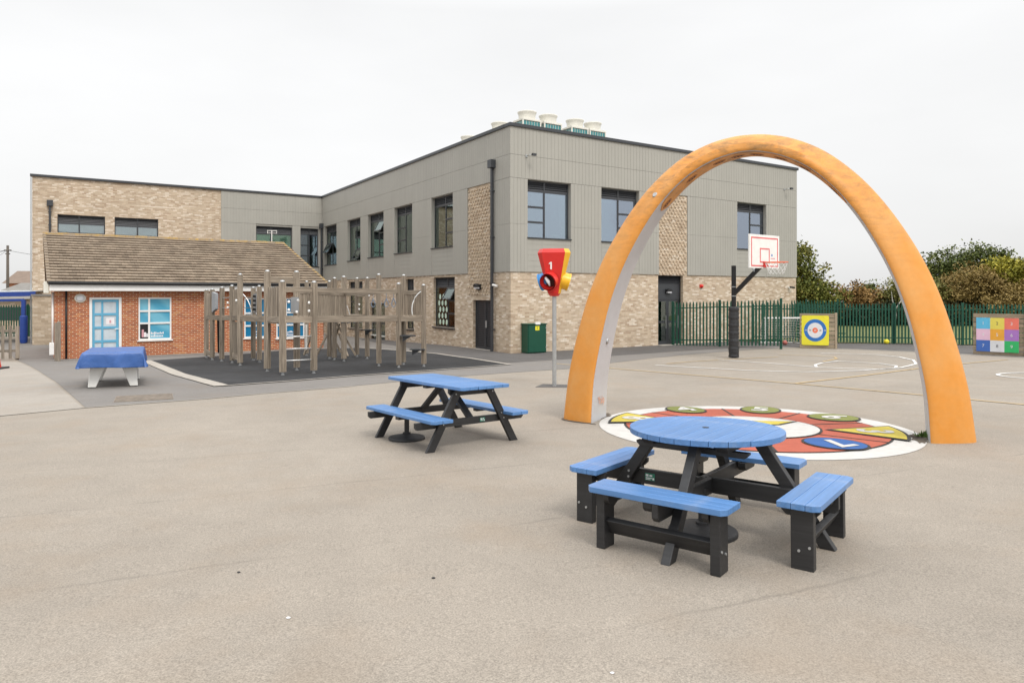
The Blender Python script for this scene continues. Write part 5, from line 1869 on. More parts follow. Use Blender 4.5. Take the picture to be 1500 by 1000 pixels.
for kk in (31.5, 36.5, 41.0, 45.5, 50.5, 55, 59.5, 64.5):
    i = int(kk)
    c_, nn = mids[i], norms[i]
    w_ = section(kk)[0]
    tg = Vector((nn.z, 0, -nn.x))
    m_ = MB()
    pts = []
    for t_ in (-0.014, -0.022):
        for q in range(14):
            a = 2 * math.pi * q / 14
            p_ = c_ + nn * t_ + tg * 0.10 * math.cos(a)
            yy_ = w_ / 2 + 0.055 * math.sin(a)
            pts.append((p_.x + SHEAR * yy_, yy_, p_.z))
    m_.faces(pts, [tuple(range(14)), tuple(range(14, 28))[::-1]] + [(q, (q + 1) % 14, 14 + (q + 1) % 14, 14 + q) for q in range(14)])
    sp_o = m_.build("speaker_plate", M['arch_seal'], arch, uv=False)
    for q in range(3):
        p_ = c_ + nn * -0.0225 + tg * (q - 1) * 0.045
        g = MB(); g.tube([(p_.x + SHEAR * w_ / 2, w_ / 2, p_.z), (p_.x + SHEAR * w_ / 2 - nn.x * 0.004, w_ / 2, p_.z - nn.z * 0.004)], 0.016, 8)
        g.build("speaker_hole", M['black'], sp_o)
# round bolts and the maker's word
def arch_bolt(k, y, t_, nvec, r=0.045):
    c_, nn = mids[k], norms[k]
    p_ = c_ + nn * t_
    p_ = Vector((p_.x + SHEAR * y, y, p_.z))
    m_ = MB(); m_.tube([p_, p_ + Vector(nvec).normalized() * 0.02], [r, r * 0.7], 14)
    m_.build("round_bolt", M['galv'], arch)
arch_bolt(31, 0.055, 0.15, (-0.3, -0.9, 0.3), 0.045)
arch_bolt(12, 0.32, -0.005, (1, 0, 0), 0.05)
text_mesh("lettering", "Yalp", 0.17, plain("orange print", (0.60, 0.26, 0.14), 0.6), arch,
          Matrix.Translation((0.0375 + SHEAR * 0.40, 0.40, 0.68)) @ Matrix.Rotation(R(90) - math.atan(SHEAR), 4, 'Z') @ Matrix.Rotation(R(86), 4, 'X'))
# grit and dirt gathered round the feet
M['dirt'] = asphalt("gathered dirt", (0.105, 0.085, 0.066), 0.4, 0.3, speck=False)
for cx_, cy_, rx_, ry_, a_, sd_ in ((1.50, 11.42, 0.42, 0.10, 1.1, 1), (1.02, 10.98, 0.40, 0.09, -0.9, 2), (5.62, 9.50, 0.40, 0.11, 1.15, 3), (5.62, 9.62, 0.16, 0.14, 0.2, 4)):
    rd = random.Random(sd_)
    P_ = []
    for k in range(22):
        t_ = 2 * math.pi * k / 22
        f_ = rd.uniform(0.65, 1.15)
        x_, y_ = rx_ * f_ * math.cos(t_), ry_ * f_ * math.sin(t_)
        P_.append((cx_ + x_ * math.cos(a_) - y_ * math.sin(a_), cy_ + x_ * math.sin(a_) + y_ * math.cos(a_)))
    sheet("dirt", P_, M['dirt'], 0.0095)
# weeds at the right foot
wd = MB()
wx, wy = 5.74, 9.60
for k in range(34):
    a, r_ = random.uniform(0, 6.28), random.uniform(0.0, 0.10)
    bx_, by_ = wx + r_ * math.cos(a), wy + r_ * 0.8 * math.sin(a)
    z_ = gz(bx_, by_)
    hh = random.uniform(0.03, 0.10)
    dx, dy = random.uniform(-0.04, 0.04), random.uniform(-0.04, 0.04)
    wv = random.uniform(0.006, 0.014)
    wd.poly([(bx_ - wv, by_, z_), (bx_ + wv, by_, z_), (bx_ + dx + wv, by_ + dy, z_ + hh * 0.7), (bx_ + dx * 1.3, by_ + dy * 1.3, z_ + hh), (bx_ + dx - wv, by_ + dy, z_ + hh * 0.7)])
o = wd.build("weed", plain("weed green", (0.09, 0.15, 0.03), 0.7, var=0.3), uv=False)
tag(o, "small green weeds growing at the arch's right foot", "weeds", kind='stuff')

# ------------------------------------------------------------------ ball catcher on its pole
BX, BY = 0.985, 15.97
bg_ = gz(BX, BY)
bc = thing("ball_funnel", "red, yellow and blue ball funnel with outlets, marked 1, on a galvanised pole", "play funnel", (BX, BY, bg_), R(-8))
MB().lathe([(0.048, 0.0), (0.048, 2.18)], 20).build("pole", M['galv'], bc, smooth=False)
sheet_pts = [(-0.42, -0.20), (0.40, -0.20), (0.42, 0.28), (-0.30, 0.34)]
MB().prism(sheet_pts, 0.004, 0.012).build("base_plate", M['path'], bc)
# three-sided head, wide above: each side with its own colour and outlet
head = MB()
hz0, hz1, hz2 = 2.16, 3.10, 3.19
def tri_ring(r_, z, cut=0.30):
    out = []
    for s_ in range(3):
        a = R(-90 + 60 + s_ * 120)             # corners
        for da in (-cut, cut):
            out.append((r_ * math.cos(a + da), r_ * math.sin(a + da), z))
    return out
r0 = tri_ring(0.15, hz0); r1 = tri_ring(0.395, hz1); r2 = tri_ring(0.345, hz2); r3 = tri_ring(0.30, hz2); r4 = tri_ring(0.13, hz0 + 0.1)
rs_ = [r0, r1, r2, r3, r4]
for lo, hi in zip(rs_, rs_[1:]):
    for i in range(6):
        j = (i + 1) % 6
        mi = {0: 1, 1: 1, 2: 2, 3: 2, 4: 0, 5: 0}[i]
        # faces between corner points: odd i are the flat sides, even the cut corners
        head.poly([lo[i], lo[j], hi[j], hi[i]], mi)
head.poly(r0[::-1], 0)
head.build("funnel", [M['red'], M['yellow'], M['blue']], bc, bevel=0.012)
for ang, mat, r_in in ((-112, 'red', 'dark_hole'), (8, 'yellow', 'dark_hole'), (172, 'blue', 'dark_hole')):
    a = R(ang)
    dx, dy = math.cos(a), math.sin(a)
    m_ = MB()
    p0 = Vector((dx * 0.15, dy * 0.15, 2.475)); p1 = Vector((dx * 0.34, dy * 0.34, 2.42))
    m_.tube([p0, p0.lerp(p1, 0.5), p1], [0.185, 0.20, 0.195], 20, caps=False)
    m_.tube([p1, p1 - (p1 - p0) * 0.7], [0.172, 0.15], 20, caps=False)
    ring_d = (p1 - p0).normalized()
    m_.tube([p1 - ring_d * 0.03, p1 + ring_d * 0.004], [0.205, 0.205], 20, caps=False)
    o = m_.build("outlet", M[mat], bc, smooth=True)
    m_ = MB(); m_.tube([p0, p0 + (p1 - p0) * 0.35], 0.145, 20)
    m_.build("throat", M['dark_hole'], o)
    if mat == 'red':
        m_ = MB(); q_ = p0 + (p1 - p0) * 0.80
        m_.tube([q_ + Vector((-0.07, 0, 0.10)), q_ + Vector((0.0, -0.01, 0.0)), q_ + Vector((0.035, -0.02, -0.10))], [0.03, 0.045, 0.01], 8)
        m_.build("baffle", M['dot_white'], o, smooth=True)
MB().lathe([(0.10, 2.10), (0.15, 2.17)], 20).build("collar", M['red'], bc)
fa = R(-90)
tilt = math.atan2((0.395 - 0.15) * 0.62, hz1 - hz0)
nb = MB(); nb.prism([(-0.018, -0.10), (0.026, -0.10), (0.026, 0.10), (-0.008, 0.10), (-0.055, 0.066), (-0.055, 0.034), (-0.018, 0.056)], 0.0, 0.004)
nb.build("number", M['white'], bc, uv=False, matrix=Matrix.Translation((-0.06, -0.240, 2.80)) @ Matrix.Rotation(R(90) + tilt * 0.72, 4, 'X') @ Matrix.Scale(0.85, 4))

# ------------------------------------------------------------------ basketball stand
BBX, BBY = 8.24, 25.52
bbg = gz(BBX, BBY)
bn = Vector((0.59, -0.807, 0))                # the board faces this way
bb = thing("basketball_stand", "basketball stand with black padded post and white board outlined in red", "basketball hoop", (BBX, BBY, bbg), math.atan2(bn.y, bn.x))
MB().lathe([(0.085, 0.0), (0.085, 3.42), (0.01, 3.425)], 20).build("post", M['black'], bb)
pd = MB()
prof = []
for k in range(40):
    z = 0.03 + 1.86 * k / 39
    prof.append((0.185 + 0.008 * math.sin(k * 2.1) + 0.006 * math.sin(k * 5.3 + 1), z))
pd.lathe([(0.10, 0.03)] + prof + [(0.09, 1.90)], 28)
po = pd.build("padding", M['padding'], bb, smooth=True)
for k in range(14):
    z = 0.15 + k * 0.125
    a0 = random.uniform(0, 6.28)
    m_ = MB(); m_.tube([(0.190 * math.cos(a0 + t_), 0.190 * math.sin(a0 + t_), z + 0.03 * math.sin(3 * t_)) for t_ in np.linspace(0, 2.2, 9)], 0.008, 6)
    m_.build("crease", M['padding'], po, smooth=True)
beam("arm", (0.02, 0, 2.38), (1.20, 0, 3.42), 0.13, 0.13, M['black'], bb, 0.01)
for z in (2.28, 2.62):
    MB().lathe([(0.092, z), (0.092, z + 0.03)], 16).build("band", M['galv'], bb)
m_ = MB(); m_.bar((0.86, 0, 3.22), (0.90, 0, 3.26), 0.15, 0.15)
m_.build("band", M['galv'], bb)
BZ0, BZ1, BHW = 3.28, 4.47, 0.90
bd = MB().box(1.24, 1.30, -BHW, BHW, BZ0, BZ1).build("backboard", M['white_metal'], bb, bevel=0.008)
def red_line(y0, y1, z0, z1):
    MB().box(1.3002, 1.3032, y0, y1, z0, z1).build("red_line", plain("faded red line", (0.62, 0.13, 0.13), 0.6) if "faded red line" not in bpy.data.materials else bpy.data.materials["faded red line"], bd)
lw = 0.05
red_line(-BHW + 0.09, BHW - 0.09, BZ1 - 0.09 - lw, BZ1 - 0.09)
red_line(-BHW + 0.09, BHW - 0.09, BZ0 + 0.06, BZ0 + 0.06 + lw)
red_line(-BHW + 0.09, -BHW + 0.09 + lw, BZ0 + 0.111, BZ1 - 0.141)
red_line(BHW - 0.09 - lw, BHW - 0.09, BZ0 + 0.111, BZ1 - 0.141)
red_line(-0.295, 0.295, BZ0 + 0.67, BZ0 + 0.67 + lw)
red_line(-0.295, -0.245, BZ0 + 0.20, BZ0 + 0.669)
red_line(0.245, 0.295, BZ0 + 0.20, BZ0 + 0.669)
red_line(-0.244, 0.244, BZ0 + 0.20, BZ0 + 0.25)
for y0, y1, z0, z1, mt in ((0.40, 0.47, 3.72, 3.80, 'dot_blue'), (0.36, 0.62, 3.62, 3.66, 'ink_pink')):
    MB().box(1.3002, 1.302, y0, y1, z0, z1).build("small_mark", M[mt], bd)
MB().box(1.301, 1.36, -0.10, 0.10, 3.32, 3.52).build("hoop_bracket", M['red'], bb, bevel=0.005)
hoop = MB(); hoop.tube([(1.76 + 0.40 * 0.60 / 0.6 * math.cos(a) * 0.58 / 0.6, 0.40 * math.sin(a) * 0.58 / 0.6, 3.48) for a in np.linspace(0, 2 * math.pi, 33)], 0.016, 8, caps=False)
ho = hoop.build("hoop", M['dot_red'], bb, smooth=True)
net = MB()
for k in range(12):
    a = 2 * math.pi * k / 12
    for sgn in (-1, 1):
        pts = []
        for q in range(5):
            r_ = 0.375 - 0.035 * q
            aa = a + sgn * q * 2 * math.pi / 24
            pts.append((1.76 + r_ * math.cos(aa), r_ * math.sin(aa), 3.47 - 0.10 * q))
        net.tube(pts, 0.006, 4, caps=False)
no = net.build("net", M['net'], ho, uv=False)
tag(no, kind='stuff')

# ------------------------------------------------------------------ target boards of timber sleepers
def sleeper_wall(name, label, p0, p1, top, n, over=0.0):
    x0, y0 = p0; x1, y1 = p1
    L = math.hypot(x1 - x0, y1 - y0)
    o = thing(name, label, "target board", (x0, y0, gz((x0 + x1) / 2, (y0 + y1) / 2)), math.atan2(y1 - y0, x1 - x0))
    hh = top / n
    for k in range(n):
        j = random.uniform(-0.008, 0.008)
        beam("sleeper", (-0.01 * (k % 2), 0.10 + j, hh * (k + 0.5)), (L + over + 0.01 * (k % 3), 0.10 + j, hh * (k + 0.5)), 0.17, hh - 0.024, M['sleeper'], o, 0.008)
    return o, L
def ball_board():
    o, L = sleeper_wall("archery_target_board", "timber sleeper wall carrying a yellow board with blue, white and red rings", (12.72, 30.35), (14.05, 29.85), 1.53, 8)
    th = 0.0
    cx_, cz_ = 0.62, 0.79
    bw, bh = 0.55, 0.65
    rc = 0.06
    poly = []
    for sx, sz, a0 in ((1, 1, 0), (-1, 1, 90), (-1, -1, 180), (1, -1, 270)):
        for t_ in (0, 30, 60, 90):
            poly.append((cx_ + sx * (bw - rc) + rc * math.cos(R(a0 + t_)), cz_ + sz * (bh - rc) + rc * math.sin(R(a0 + t_))))
    fr_ = lambda x, z, y: (x, y, z)
    m_ = MB(fr_); m_.prism(poly, -0.012, 0.008)
    bo = m_.build("yellow_board", M['dot_yellow'], o, uv=False)
    for r_, mt, y in ((0.455, 'dot_blue', -0.0125), (0.31, 'dot_white', -0.0155), (0.11, 'dot_red', -0.0185)):
        m_ = MB(fr_); m_.prism([(cx_ + r_ * math.cos(a), cz_ + r_ * 1.08 * math.sin(a)) for a in [2 * math.pi * k / 40 for k in range(40)]], y, y + 0.003)
        m_.build("target_ring", M[mt], bo, uv=False)
    for dx, txt, mt in ((-0.385, "10", 'dot_white'), (-0.21, "20", 'ink'), (0.21, "20", 'ink'), (0.385, "10", 'dot_white'), (0, "50", 'dot_white')):
        text_mesh("number", txt, 0.085, M[mt], bo, Matrix.Translation((cx_ + dx, -0.0200 if dx == 0 else -0.0170, cz_)) @ Matrix.Rotation(R(90), 4, 'X'), 0.002)
    # corner post on the right
    beam("post", (L + 0.03, 0.08, 0), (L + 0.03, 0.08, 1.56), 0.10, 0.16, M['sleeper'], o, 0.006)
ball_board()
def grid_board():
    o, L = sleeper_wall("number_grid_board", "timber sleeper wall carrying a board of nine coloured numbered squares", (18.29, 27.25), (19.39, 26.05), 1.62, 9, 0.02)
    gx0, gx1, gz0, gz1 = 0.115, 1.435, 0.135, 1.455
    gx1 = L - 0.13
    names = [['royal', 'pale', 'leaf'], ['pink', 'orange', 'purple'], ['cyan', 'lemon', 'coral']]
    digits = [['7', '8', '9'], ['4', '5', '6'], ['1', '2', '3']]
    m_ = MB(); m_.box(gx0, gx1, -0.012, 0.008, gz0, gz1)
    bo = m_.build("board", M['dot_white'], o)
    for r_ in range(3):
        for c_ in range(3):
            xa = gx0 + (gx1 - gx0) * c_ / 3; xb = gx0 + (gx1 - gx0) * (c_ + 1) / 3
            za = gz0 + (gz1 - gz0) * r_ / 3; zb = gz0 + (gz1 - gz0) * (r_ + 1) / 3
            MB().box(xa, xb, -0.0155, -0.0125, za, zb).build("square", M['sq_' + names[r_][c_]], bo, uv=False)
            mt = 'ink' if names[r_][c_] in ('pale', 'lemon') else 'dot_white'
            text_mesh("number", digits[r_][c_], 0.17, M[mt], bo, Matrix.Translation(((xa + xb) / 2, -0.0175, (za + zb) / 2)) @ Matrix.Rotation(R(90), 4, 'X'))
    beam("post", (L + 0.10, 0.02, 0), (L + 0.10, 0.02, 1.66), 0.10, 0.14, M['sleeper'], o, 0.006)
grid_board()

# ------------------------------------------------------------------ green palisade fences
pale_mesh = None
def pale(parent, loc, rz, h):
    global pale_mesh
    if pale_mesh is None:
        m_ = MB(lambda x, z, y: (x, y, z))
        m_.prism([(-0.034, 0.0), (0.034, 0.0), (0.034, 0.95), (0.012, 1.0), (-0.012, 1.0), (-0.034, 0.95)], -0.012, 0.012)
        tmp = m_.build("pale", M['green_fence'], uv=False)
        pale_mesh = tmp.data
        bpy.data.objects.remove(tmp)
    o = bpy.data.objects.new("pale", pale_mesh)
    COL.objects.link(o)
    o.parent = parent
    o.location = loc
    o.rotation_euler = (0, 0, rz)
    o.scale = (1, 1, h)
    return o
def palisade(label, p0, p1, z0, z1, h, pitch, posts_at, group="green palisade fences"):
    a, b = Vector((*p0, z0)), Vector((*p1, z1))
    L = (b - a).length
    rz = math.atan2(b.y - a.y, b.x - a.x)
    o = thing("palisade_fence", label, "fence", (a.x, a.y, 0), rz, group)
    n = int(L / pitch)
    zt = lambda x: z0 + (z1 - z0) * x / L
    for k in range(n):
        x = (k + 0.5) * pitch
        pale(o, (x, 0, zt(x) + 0.05), 0, h * random.uniform(0.992, 1.004))
    for z in (0.30, h - 0.22):
        beam("rail", (0, 0.035, zt(0) + z), (L, 0.035, zt(L) + z), 0.045, 0.05, M['green_fence'], o, 0.003)
    for q in posts_at:
        x = q * L
        MB().box(x - 0.05, x + 0.05, 0.061, 0.15, zt(x) - 0.15, zt(x) + h + 0.10).build("post", M['green_fence'], o, bevel=0.004)
    return o
palisade("green palisade fence running from the glazed entrance behind the basketball stand", (7.45, 31.95), (11.6, 29.6), -0.06, 0.10, 2.0, 0.152, (0.0, 0.45, 0.995))
palisade("green palisade fence closing the gap behind the white goal", (11.75, 33.6), (15.6, 33.45), 0, 0, 1.87, 0.135, (0.2, 0.6))
palisade("green palisade fence along the field between the two target boards", (15.6, 33.4), (24.2, 30.9), 0, 0, 1.87, 0.14, (0.02, 0.30, 0.62, 0.95))
palisade("green palisade fence continuing right beyond the number board", (24.2, 30.9), (27.5, 29.0), 0, 0, 1.87, 0.14, (0.2, 0.9))
palisade("darker green palisade fence standing back on the grass behind the yellow target board", (14.0, 37.5), (17.6, 36.2), 0, 0, 2.0, 0.14, (0.1, 0.5, 0.9))

# ------------------------------------------------------------------ goal, balls
GXX, GYY = 12.05, 32.6
gl = thing("football_goal", "small white framed football goal with net behind the green fence", "goal", (GXX, GYY, gz(GXX, GYY)), R(2))
gw_, gh_ = 1.70, 1.28
for x in (0, gw_):
    m_ = MB(); m_.box(x - 0.035, x + 0.035, -0.035, 0.035, 0, gh_)
    m_.build("upright", M['white_metal'], gl, bevel=0.01)
    m_ = MB(); m_.tube([(x, 0.03, gh_ - 0.02), (x - 0.05, 0.25, gh_ - 0.05), (x - 0.05, 0.75, 0.03)], 0.022, 8)
    m_.build("stay", M['white_metal'], gl, smooth=True)
    m_ = MB(); m_.tube([(x, 0.03, 0.03), (x - 0.05, 0.75, 0.03)], 0.022, 8)
    m_.build("base_bar", M['white_metal'], gl, smooth=True)
m_ = MB(); m_.box(0.036, gw_ - 0.036, -0.034, 0.034, gh_ - 0.07, gh_ - 0.001)
m_.build("crossbar", M['white_metal'], gl, bevel=0.01)
m_ = MB(); m_.tube([(-0.05, 0.75, 0.03), (gw_ - 0.05, 0.75, 0.03)], 0.022, 8)
m_.build("base_bar", M['white_metal'], gl, smooth=True)
m_ = MB()
for k in range(15):
    x = gw_ * k / 14
    m_.tube([(x, 0.05, gh_ - 0.05), (x - 0.04, 0.28, gh_ - 0.08), (x - 0.05, 0.74, 0.04)], 0.006, 4, caps=False)
for k in range(11):
    f_ = k / 10
    y = 0.28 + 0.46 * f_; z = (gh_ - 0.08) * (1 - f_) + 0.04 * f_
    m_.tube([(-0.05, y, z), (gw_ - 0.05, y, z)], 0.006, 4, caps=False)
for x in (0, gw_):
    for k in range(8):
        z = 0.1 + k * 0.14
        m_.tube([(x, 0.03, z), (x - 0.05, 0.75 - 0.47 * z / gh_, z)], 0.006, 4, caps=False)
no = m_.build("net", M['net'], gl, uv=False)
tag(no, kind='stuff')
def ball(x, y, r_, mat, name, label):
    m_ = MB(); m_.lathe([(0.01, -r_)] + [(r_ * math.cos(a), r_ * math.sin(a)) for a in np.linspace(-1.3, 1.3, 11)] + [(0.01, r_)], 18)
    o = m_.build(name, mat, smooth=True, uv=False)
    o.location = (x, y, gz(x, y) + r_)
    tag(o, label, "ball")
ball(12.7, 31.95, 0.115, M['ball_red'], "ball", "faded red ball lying at the foot of the green fence by the goal")
ball(17.75, 32.55, 0.12, M['ball_yellow'], "ball", "yellow ball lying against the fence seen through the arch")

# ------------------------------------------------------------------ left edge: picket fence, cone, canopy, far houses, pole
pf = thing("picket_fence", "short grey weathered timber picket fence at the left edge", "fence", (-18.62, 25.86, gz(-18.6, 25.9)), math.atan2(25.6 - 25.9, -19.1 - 18.57 + 37.14))
pf.rotation_euler = (0, 0, R(180 + 28))
for k in range(12):
    wd_ = 0.13 if k == 0 else 0.095
    beam("picket", (k * 0.225, 0, 0.06), (k * 0.225, 0, 1.30 + random.uniform(-0.03, 0.03)), wd_, 0.022, M['fence_timber'], pf, 0.004, (0, 1, 0))
for z in (0.35, 1.10):
    beam("rail", (-0.05, -0.03, z), (2.7, -0.03, z), 0.035, 0.09, M['fence_timber'], pf, 0.004)
for x in (0.02, 1.6):
    beam("post", (x, -0.10, -0.05), (x, -0.10, 1.25 if x < 1 else 1.5), 0.10, 0.10, M['fence_timber'], pf, 0.006)
cn_ = thing("traffic_cone", "red traffic cone with a black foot cut by the left edge of the view", "cone", (-15.66, 20.75, gz(-15.6, 20.75)), R(8))
MB().lathe([(0.19, 0.05), (0.045, 0.98), (0.03, 1.0)], 20).build("cone", M['cone_orange'], cn_, smooth=False)
MB().lathe([(0.140, 0.42), (0.103, 0.64)], 20, caps=False).build("white_band", M['dot_white'], cn_)
MB().box(-0.29, 0.29, -0.29, 0.29, 0.0, 0.05).build("foot", M['black_rubber'], cn_, bevel=0.012)

cpn = thing("blue_canopy", "blue painted steel canopy on a padded post by the school's left end", "canopy", (-27.3, 38.4, gz(-27.3, 38.4)), R(10))
cg = 2.45
MB().box(-0.09, 0.09, -0.09, 0.09, 0, cg).build("post", M['blue_paint'], cpn, bevel=0.01)
MB().lathe([(0.17, 0.03), (0.19, 0.2), (0.19, 1.5), (0.15, 1.55)], 16).build("post_padding", M['blue_paint'], cpn, smooth=False)
beam("eaves_beam", (-7, -0.02, cg + 0.14), (0.6, -0.02, cg + 0.32), 0.12, 0.25, M['blue_paint'], cpn, 0.008)
beam("tie_beam", (-7, 0.02, cg - 0.18), (0.0, 0.02, cg - 0.02), 0.10, 0.14, M['blue_paint'], cpn, 0.008)
MB().box(-7.1, -6.9, -0.09, 0.09, 0, cg).build("post", M['blue_paint'], cpn, bevel=0.01)
m_ = MB(); m_.faces([(-7, 0.1, cg + 0.30), (0.6, 0.1, cg + 0.46), (0.6, 4, cg + 0.55), (-7, 4, cg + 0.4), (-7, 0.1, cg + 0.33), (0.6, 0.1, cg + 0.49), (0.6, 4, cg + 0.58), (-7, 4, cg + 0.43)],
                    [(0, 1, 2, 3), (4, 5, 6, 7), (0, 1, 5, 4), (1, 2, 6, 5), (2, 3, 7, 6), (3, 0, 4, 7)])
m_.build("roof_sheet", M['obscure'], cpn, uv=False)

palisade("dark green palisade fence under the blue canopy at the far left", (-40, 44), (-29.0, 46.5), -0.5, -0.5, 2.1, 0.15, (0.1, 0.4, 0.7, 0.98))

hb = thing("slate_roofed_building", "low building with a grey slate roof behind the blue canopy", "building", (-33.4, 52, -0.5), R(6))
MB().box(-6, 4.2, 0, 6, 0, 2.55).build("wall", M['brick_block'], hb)
m_ = MB(); m_.faces([(-6.4, -0.4, 2.5), (4.6, -0.4, 2.5), (3.4, 3, 3.75), (-5.2, 3, 3.75), (-6.4, 6.4, 2.5), (4.6, 6.4, 2.5)],
                    [(0, 1, 2, 3), (3, 2, 5, 4), (0, 3, 4), (1, 5, 2), (0, 4, 5, 1)])
m_.build("roof", M['slate'], hb, uv=False)
m_ = MB(); m_.box(-5.5, 2.5, -0.03, 0.0, 0.9, 1.9)
wi_ = m_.build("window", M['grey_dark'], hb)
fhs = thing("far_house", "distant red brick house with a brown tiled roof beyond the canopy", "house", (-63.2, 95, -0.5), R(10))
MB().box(-6, 6, 0, 7, 0, 4.4).build("wall", M['red_brick'], fhs)
m_ = MB(); m_.faces([(-6.4, -0.5, 4.3), (6.4, -0.5, 4.3), (6.4, 3.5, 6.1), (-6.4, 3.5, 6.1), (-6.4, 7.5, 4.3), (6.4, 7.5, 4.3)], [(0, 1, 2, 3), (3, 2, 5, 4), (0, 3, 4), (1, 5, 2), (0, 4, 5, 1)])
m_.build("roof", M['brown_tile'], fhs, uv=False)
for x in (-3.6, 2.0):
    wn_ = MB().box(x, x + 1.8, -0.06, 0.0, 2.6, 4.1).build("window", M['white'], fhs)
    for k in range(2):
        MB().box(x + 0.08 + k * 0.86, x + 0.86 + k * 0.86, -0.075, -0.061, 2.7, 4.0).build("pane", M['glass'], wn_)
MB().box(2.0, 2.9, 3.0, 3.9, 5.6, 7.0).build("chimney", M['red_brick'], fhs)
up_ = thing("telegraph_pole", "dark wooden telegraph pole with a crosspiece above the far roofs", "pole", (-51.4, 70, -0.5))
m_ = MB(); m_.tube([(0, 0, 0), (0, 0, 7.8)], [0.16, 0.12], 10)
m_.build("shaft", M['pole_wood'], up_, smooth=True)
m_ = MB(); m_.box(-0.35, 0.35, -0.05, 0.05, 7.25, 7.37); m_.box(-0.22, 0.22, -0.05, 0.05, 6.9, 7.0)
m_.build("crosspiece", M['pole_wood'], up_)
for k, (ex, ey, ez) in enumerate(((26, -18, 5.4), (-14, -3, 7.2), (-14, 0, 6.4), (9, -24, 2.2))):
    pts = []
    for q in range(13):
        t_ = q / 12
        pts.append((ex * t_, ey * t_, 7.3 + (ez - 7.3) * t_ - 0.9 * 4 * t_ * (1 - t_) * 0.5))
    m_ = MB(); m_.tube(pts, 0.018, 4, caps=False)
    m_.build("wire", M['black'], up_, uv=False)

# ------------------------------------------------------------------ trees
def crown_mesh(name, lobes, n_clump, per, leaf, mat, clump_r=0.55, seed=0, flat=0.75):
    rg = np.random.default_rng(seed)
    L_ = np.array([l[:3] for l in lobes], float)
    Rr = np.array([l[3:6] for l in lobes], float)
    vol = Rr.prod(axis=1)
    pick = rg.choice(len(lobes), n_clump, p=vol / vol.sum())
    d = rg.normal(size=(n_clump, 3)); d /= np.linalg.norm(d, axis=1)[:, None]
    rad = rg.random(n_clump) ** 0.42
    C_ = L_[pick] + d * rad[:, None] * Rr[pick]
    tone = rg.normal(0.5, 0.16, n_clump) + 0.10 * np.array([0.0])
    cr_ = clump_r * rg.uniform(0.6, 1.35, n_clump)
    idx_ = np.repeat(np.arange(n_clump), per)
    n_ = len(idx_)
    off = np.clip(rg.normal(size=(n_, 3)), -1.55, 1.55) * cr_[idx_][:, None] * 0.55
    off[:, 2] *= flat
    P_ = C_[idx_] + off
    nr = rg.normal(size=(n_, 3)); nr[:, 2] = np.abs(nr[:, 2]) + 0.25
    nr /= np.linalg.norm(nr, axis=1)[:, None]
    ref = rg.normal(size=(n_, 3))
    a = np.cross(nr, ref); a /= np.linalg.norm(a, axis=1)[:, None]
    b = np.cross(nr, a)
    s = leaf * rg.uniform(0.6, 1.35, n_)[:, None]
    v0 = P_ - a * s * 0.5; v1 = P_ + b * s * 0.30; v2 = P_ + a * s * 0.5; v3 = P_ - b * s * 0.30
    V = np.stack([v0, v1, v2, v3], 1).reshape(-1, 3)
    keep_low = 0.02
    V[:, 2] = np.maximum(V[:, 2], keep_low)
    me = bpy.data.meshes.new(name)
    me.vertices.add(len(V)); me.vertices.foreach_set("co", V.astype(np.float32).ravel())
    me.loops.add(n_ * 4); me.loops.foreach_set("vertex_index", np.arange(n_ * 4, dtype=np.int32))
    me.polygons.add(n_); me.polygons.foreach_set("loop_start", np.arange(0, n_ * 4, 4, dtype=np.int32))
    me.polygons.foreach_set("loop_total", np.full(n_, 4, dtype=np.int32))
    me.update(calc_edges=True)
    tn = np.clip(tone[idx_] + rg.normal(0, 0.13, n_), 0, 1)
    at_ = me.attributes.new("tint", 'FLOAT', 'FACE')
    at_.data.foreach_set("value", tn.astype(np.float32))
    me.materials.append(mat)
    return me

def tree(name, label, cat, loc, lobes, n_clump, per, leaf, mat, seed, trunk_h=2.0, trunk_r=0.22, clump_r=0.55, limbs=True, group=None, bark='bark'):
    o = thing(name, label, cat, (loc[0], loc[1], gz(*loc)), 0, group)
    link_mesh("crown", crown_mesh("crown", lobes, n_clump, per, leaf, mat, clump_r, seed), None, o)
    rg = random.Random(seed)
    m_ = MB()
    top = max(l[2] for l in lobes)
    m_.tube([(0, 0, -0.1), (0.04, 0, trunk_h * 0.5), (0.1, 0.05, trunk_h), (0.15, 0, top)], [trunk_r * 1.25, trunk_r, trunk_r * 0.8, trunk_r * 0.25], 9)
    m_.build("trunk", M[bark], o, smooth=True)
    if limbs:
        for l in lobes[:7]:
            b = MB()
            c_ = Vector(l[:3])
            st_ = Vector((0.08, 0.02, trunk_h * rg.uniform(0.6, 1.0)))
            midp = st_.lerp(c_, 0.5) + Vector((rg.uniform(-0.3, 0.3), rg.uniform(-0.3, 0.3), 0.1))
            b.tube([st_, midp, c_], [trunk_r * 0.5, trunk_r * 0.33, trunk_r * 0.12], 6)
            b.build("limb", M[bark], o, smooth=True)
    return o

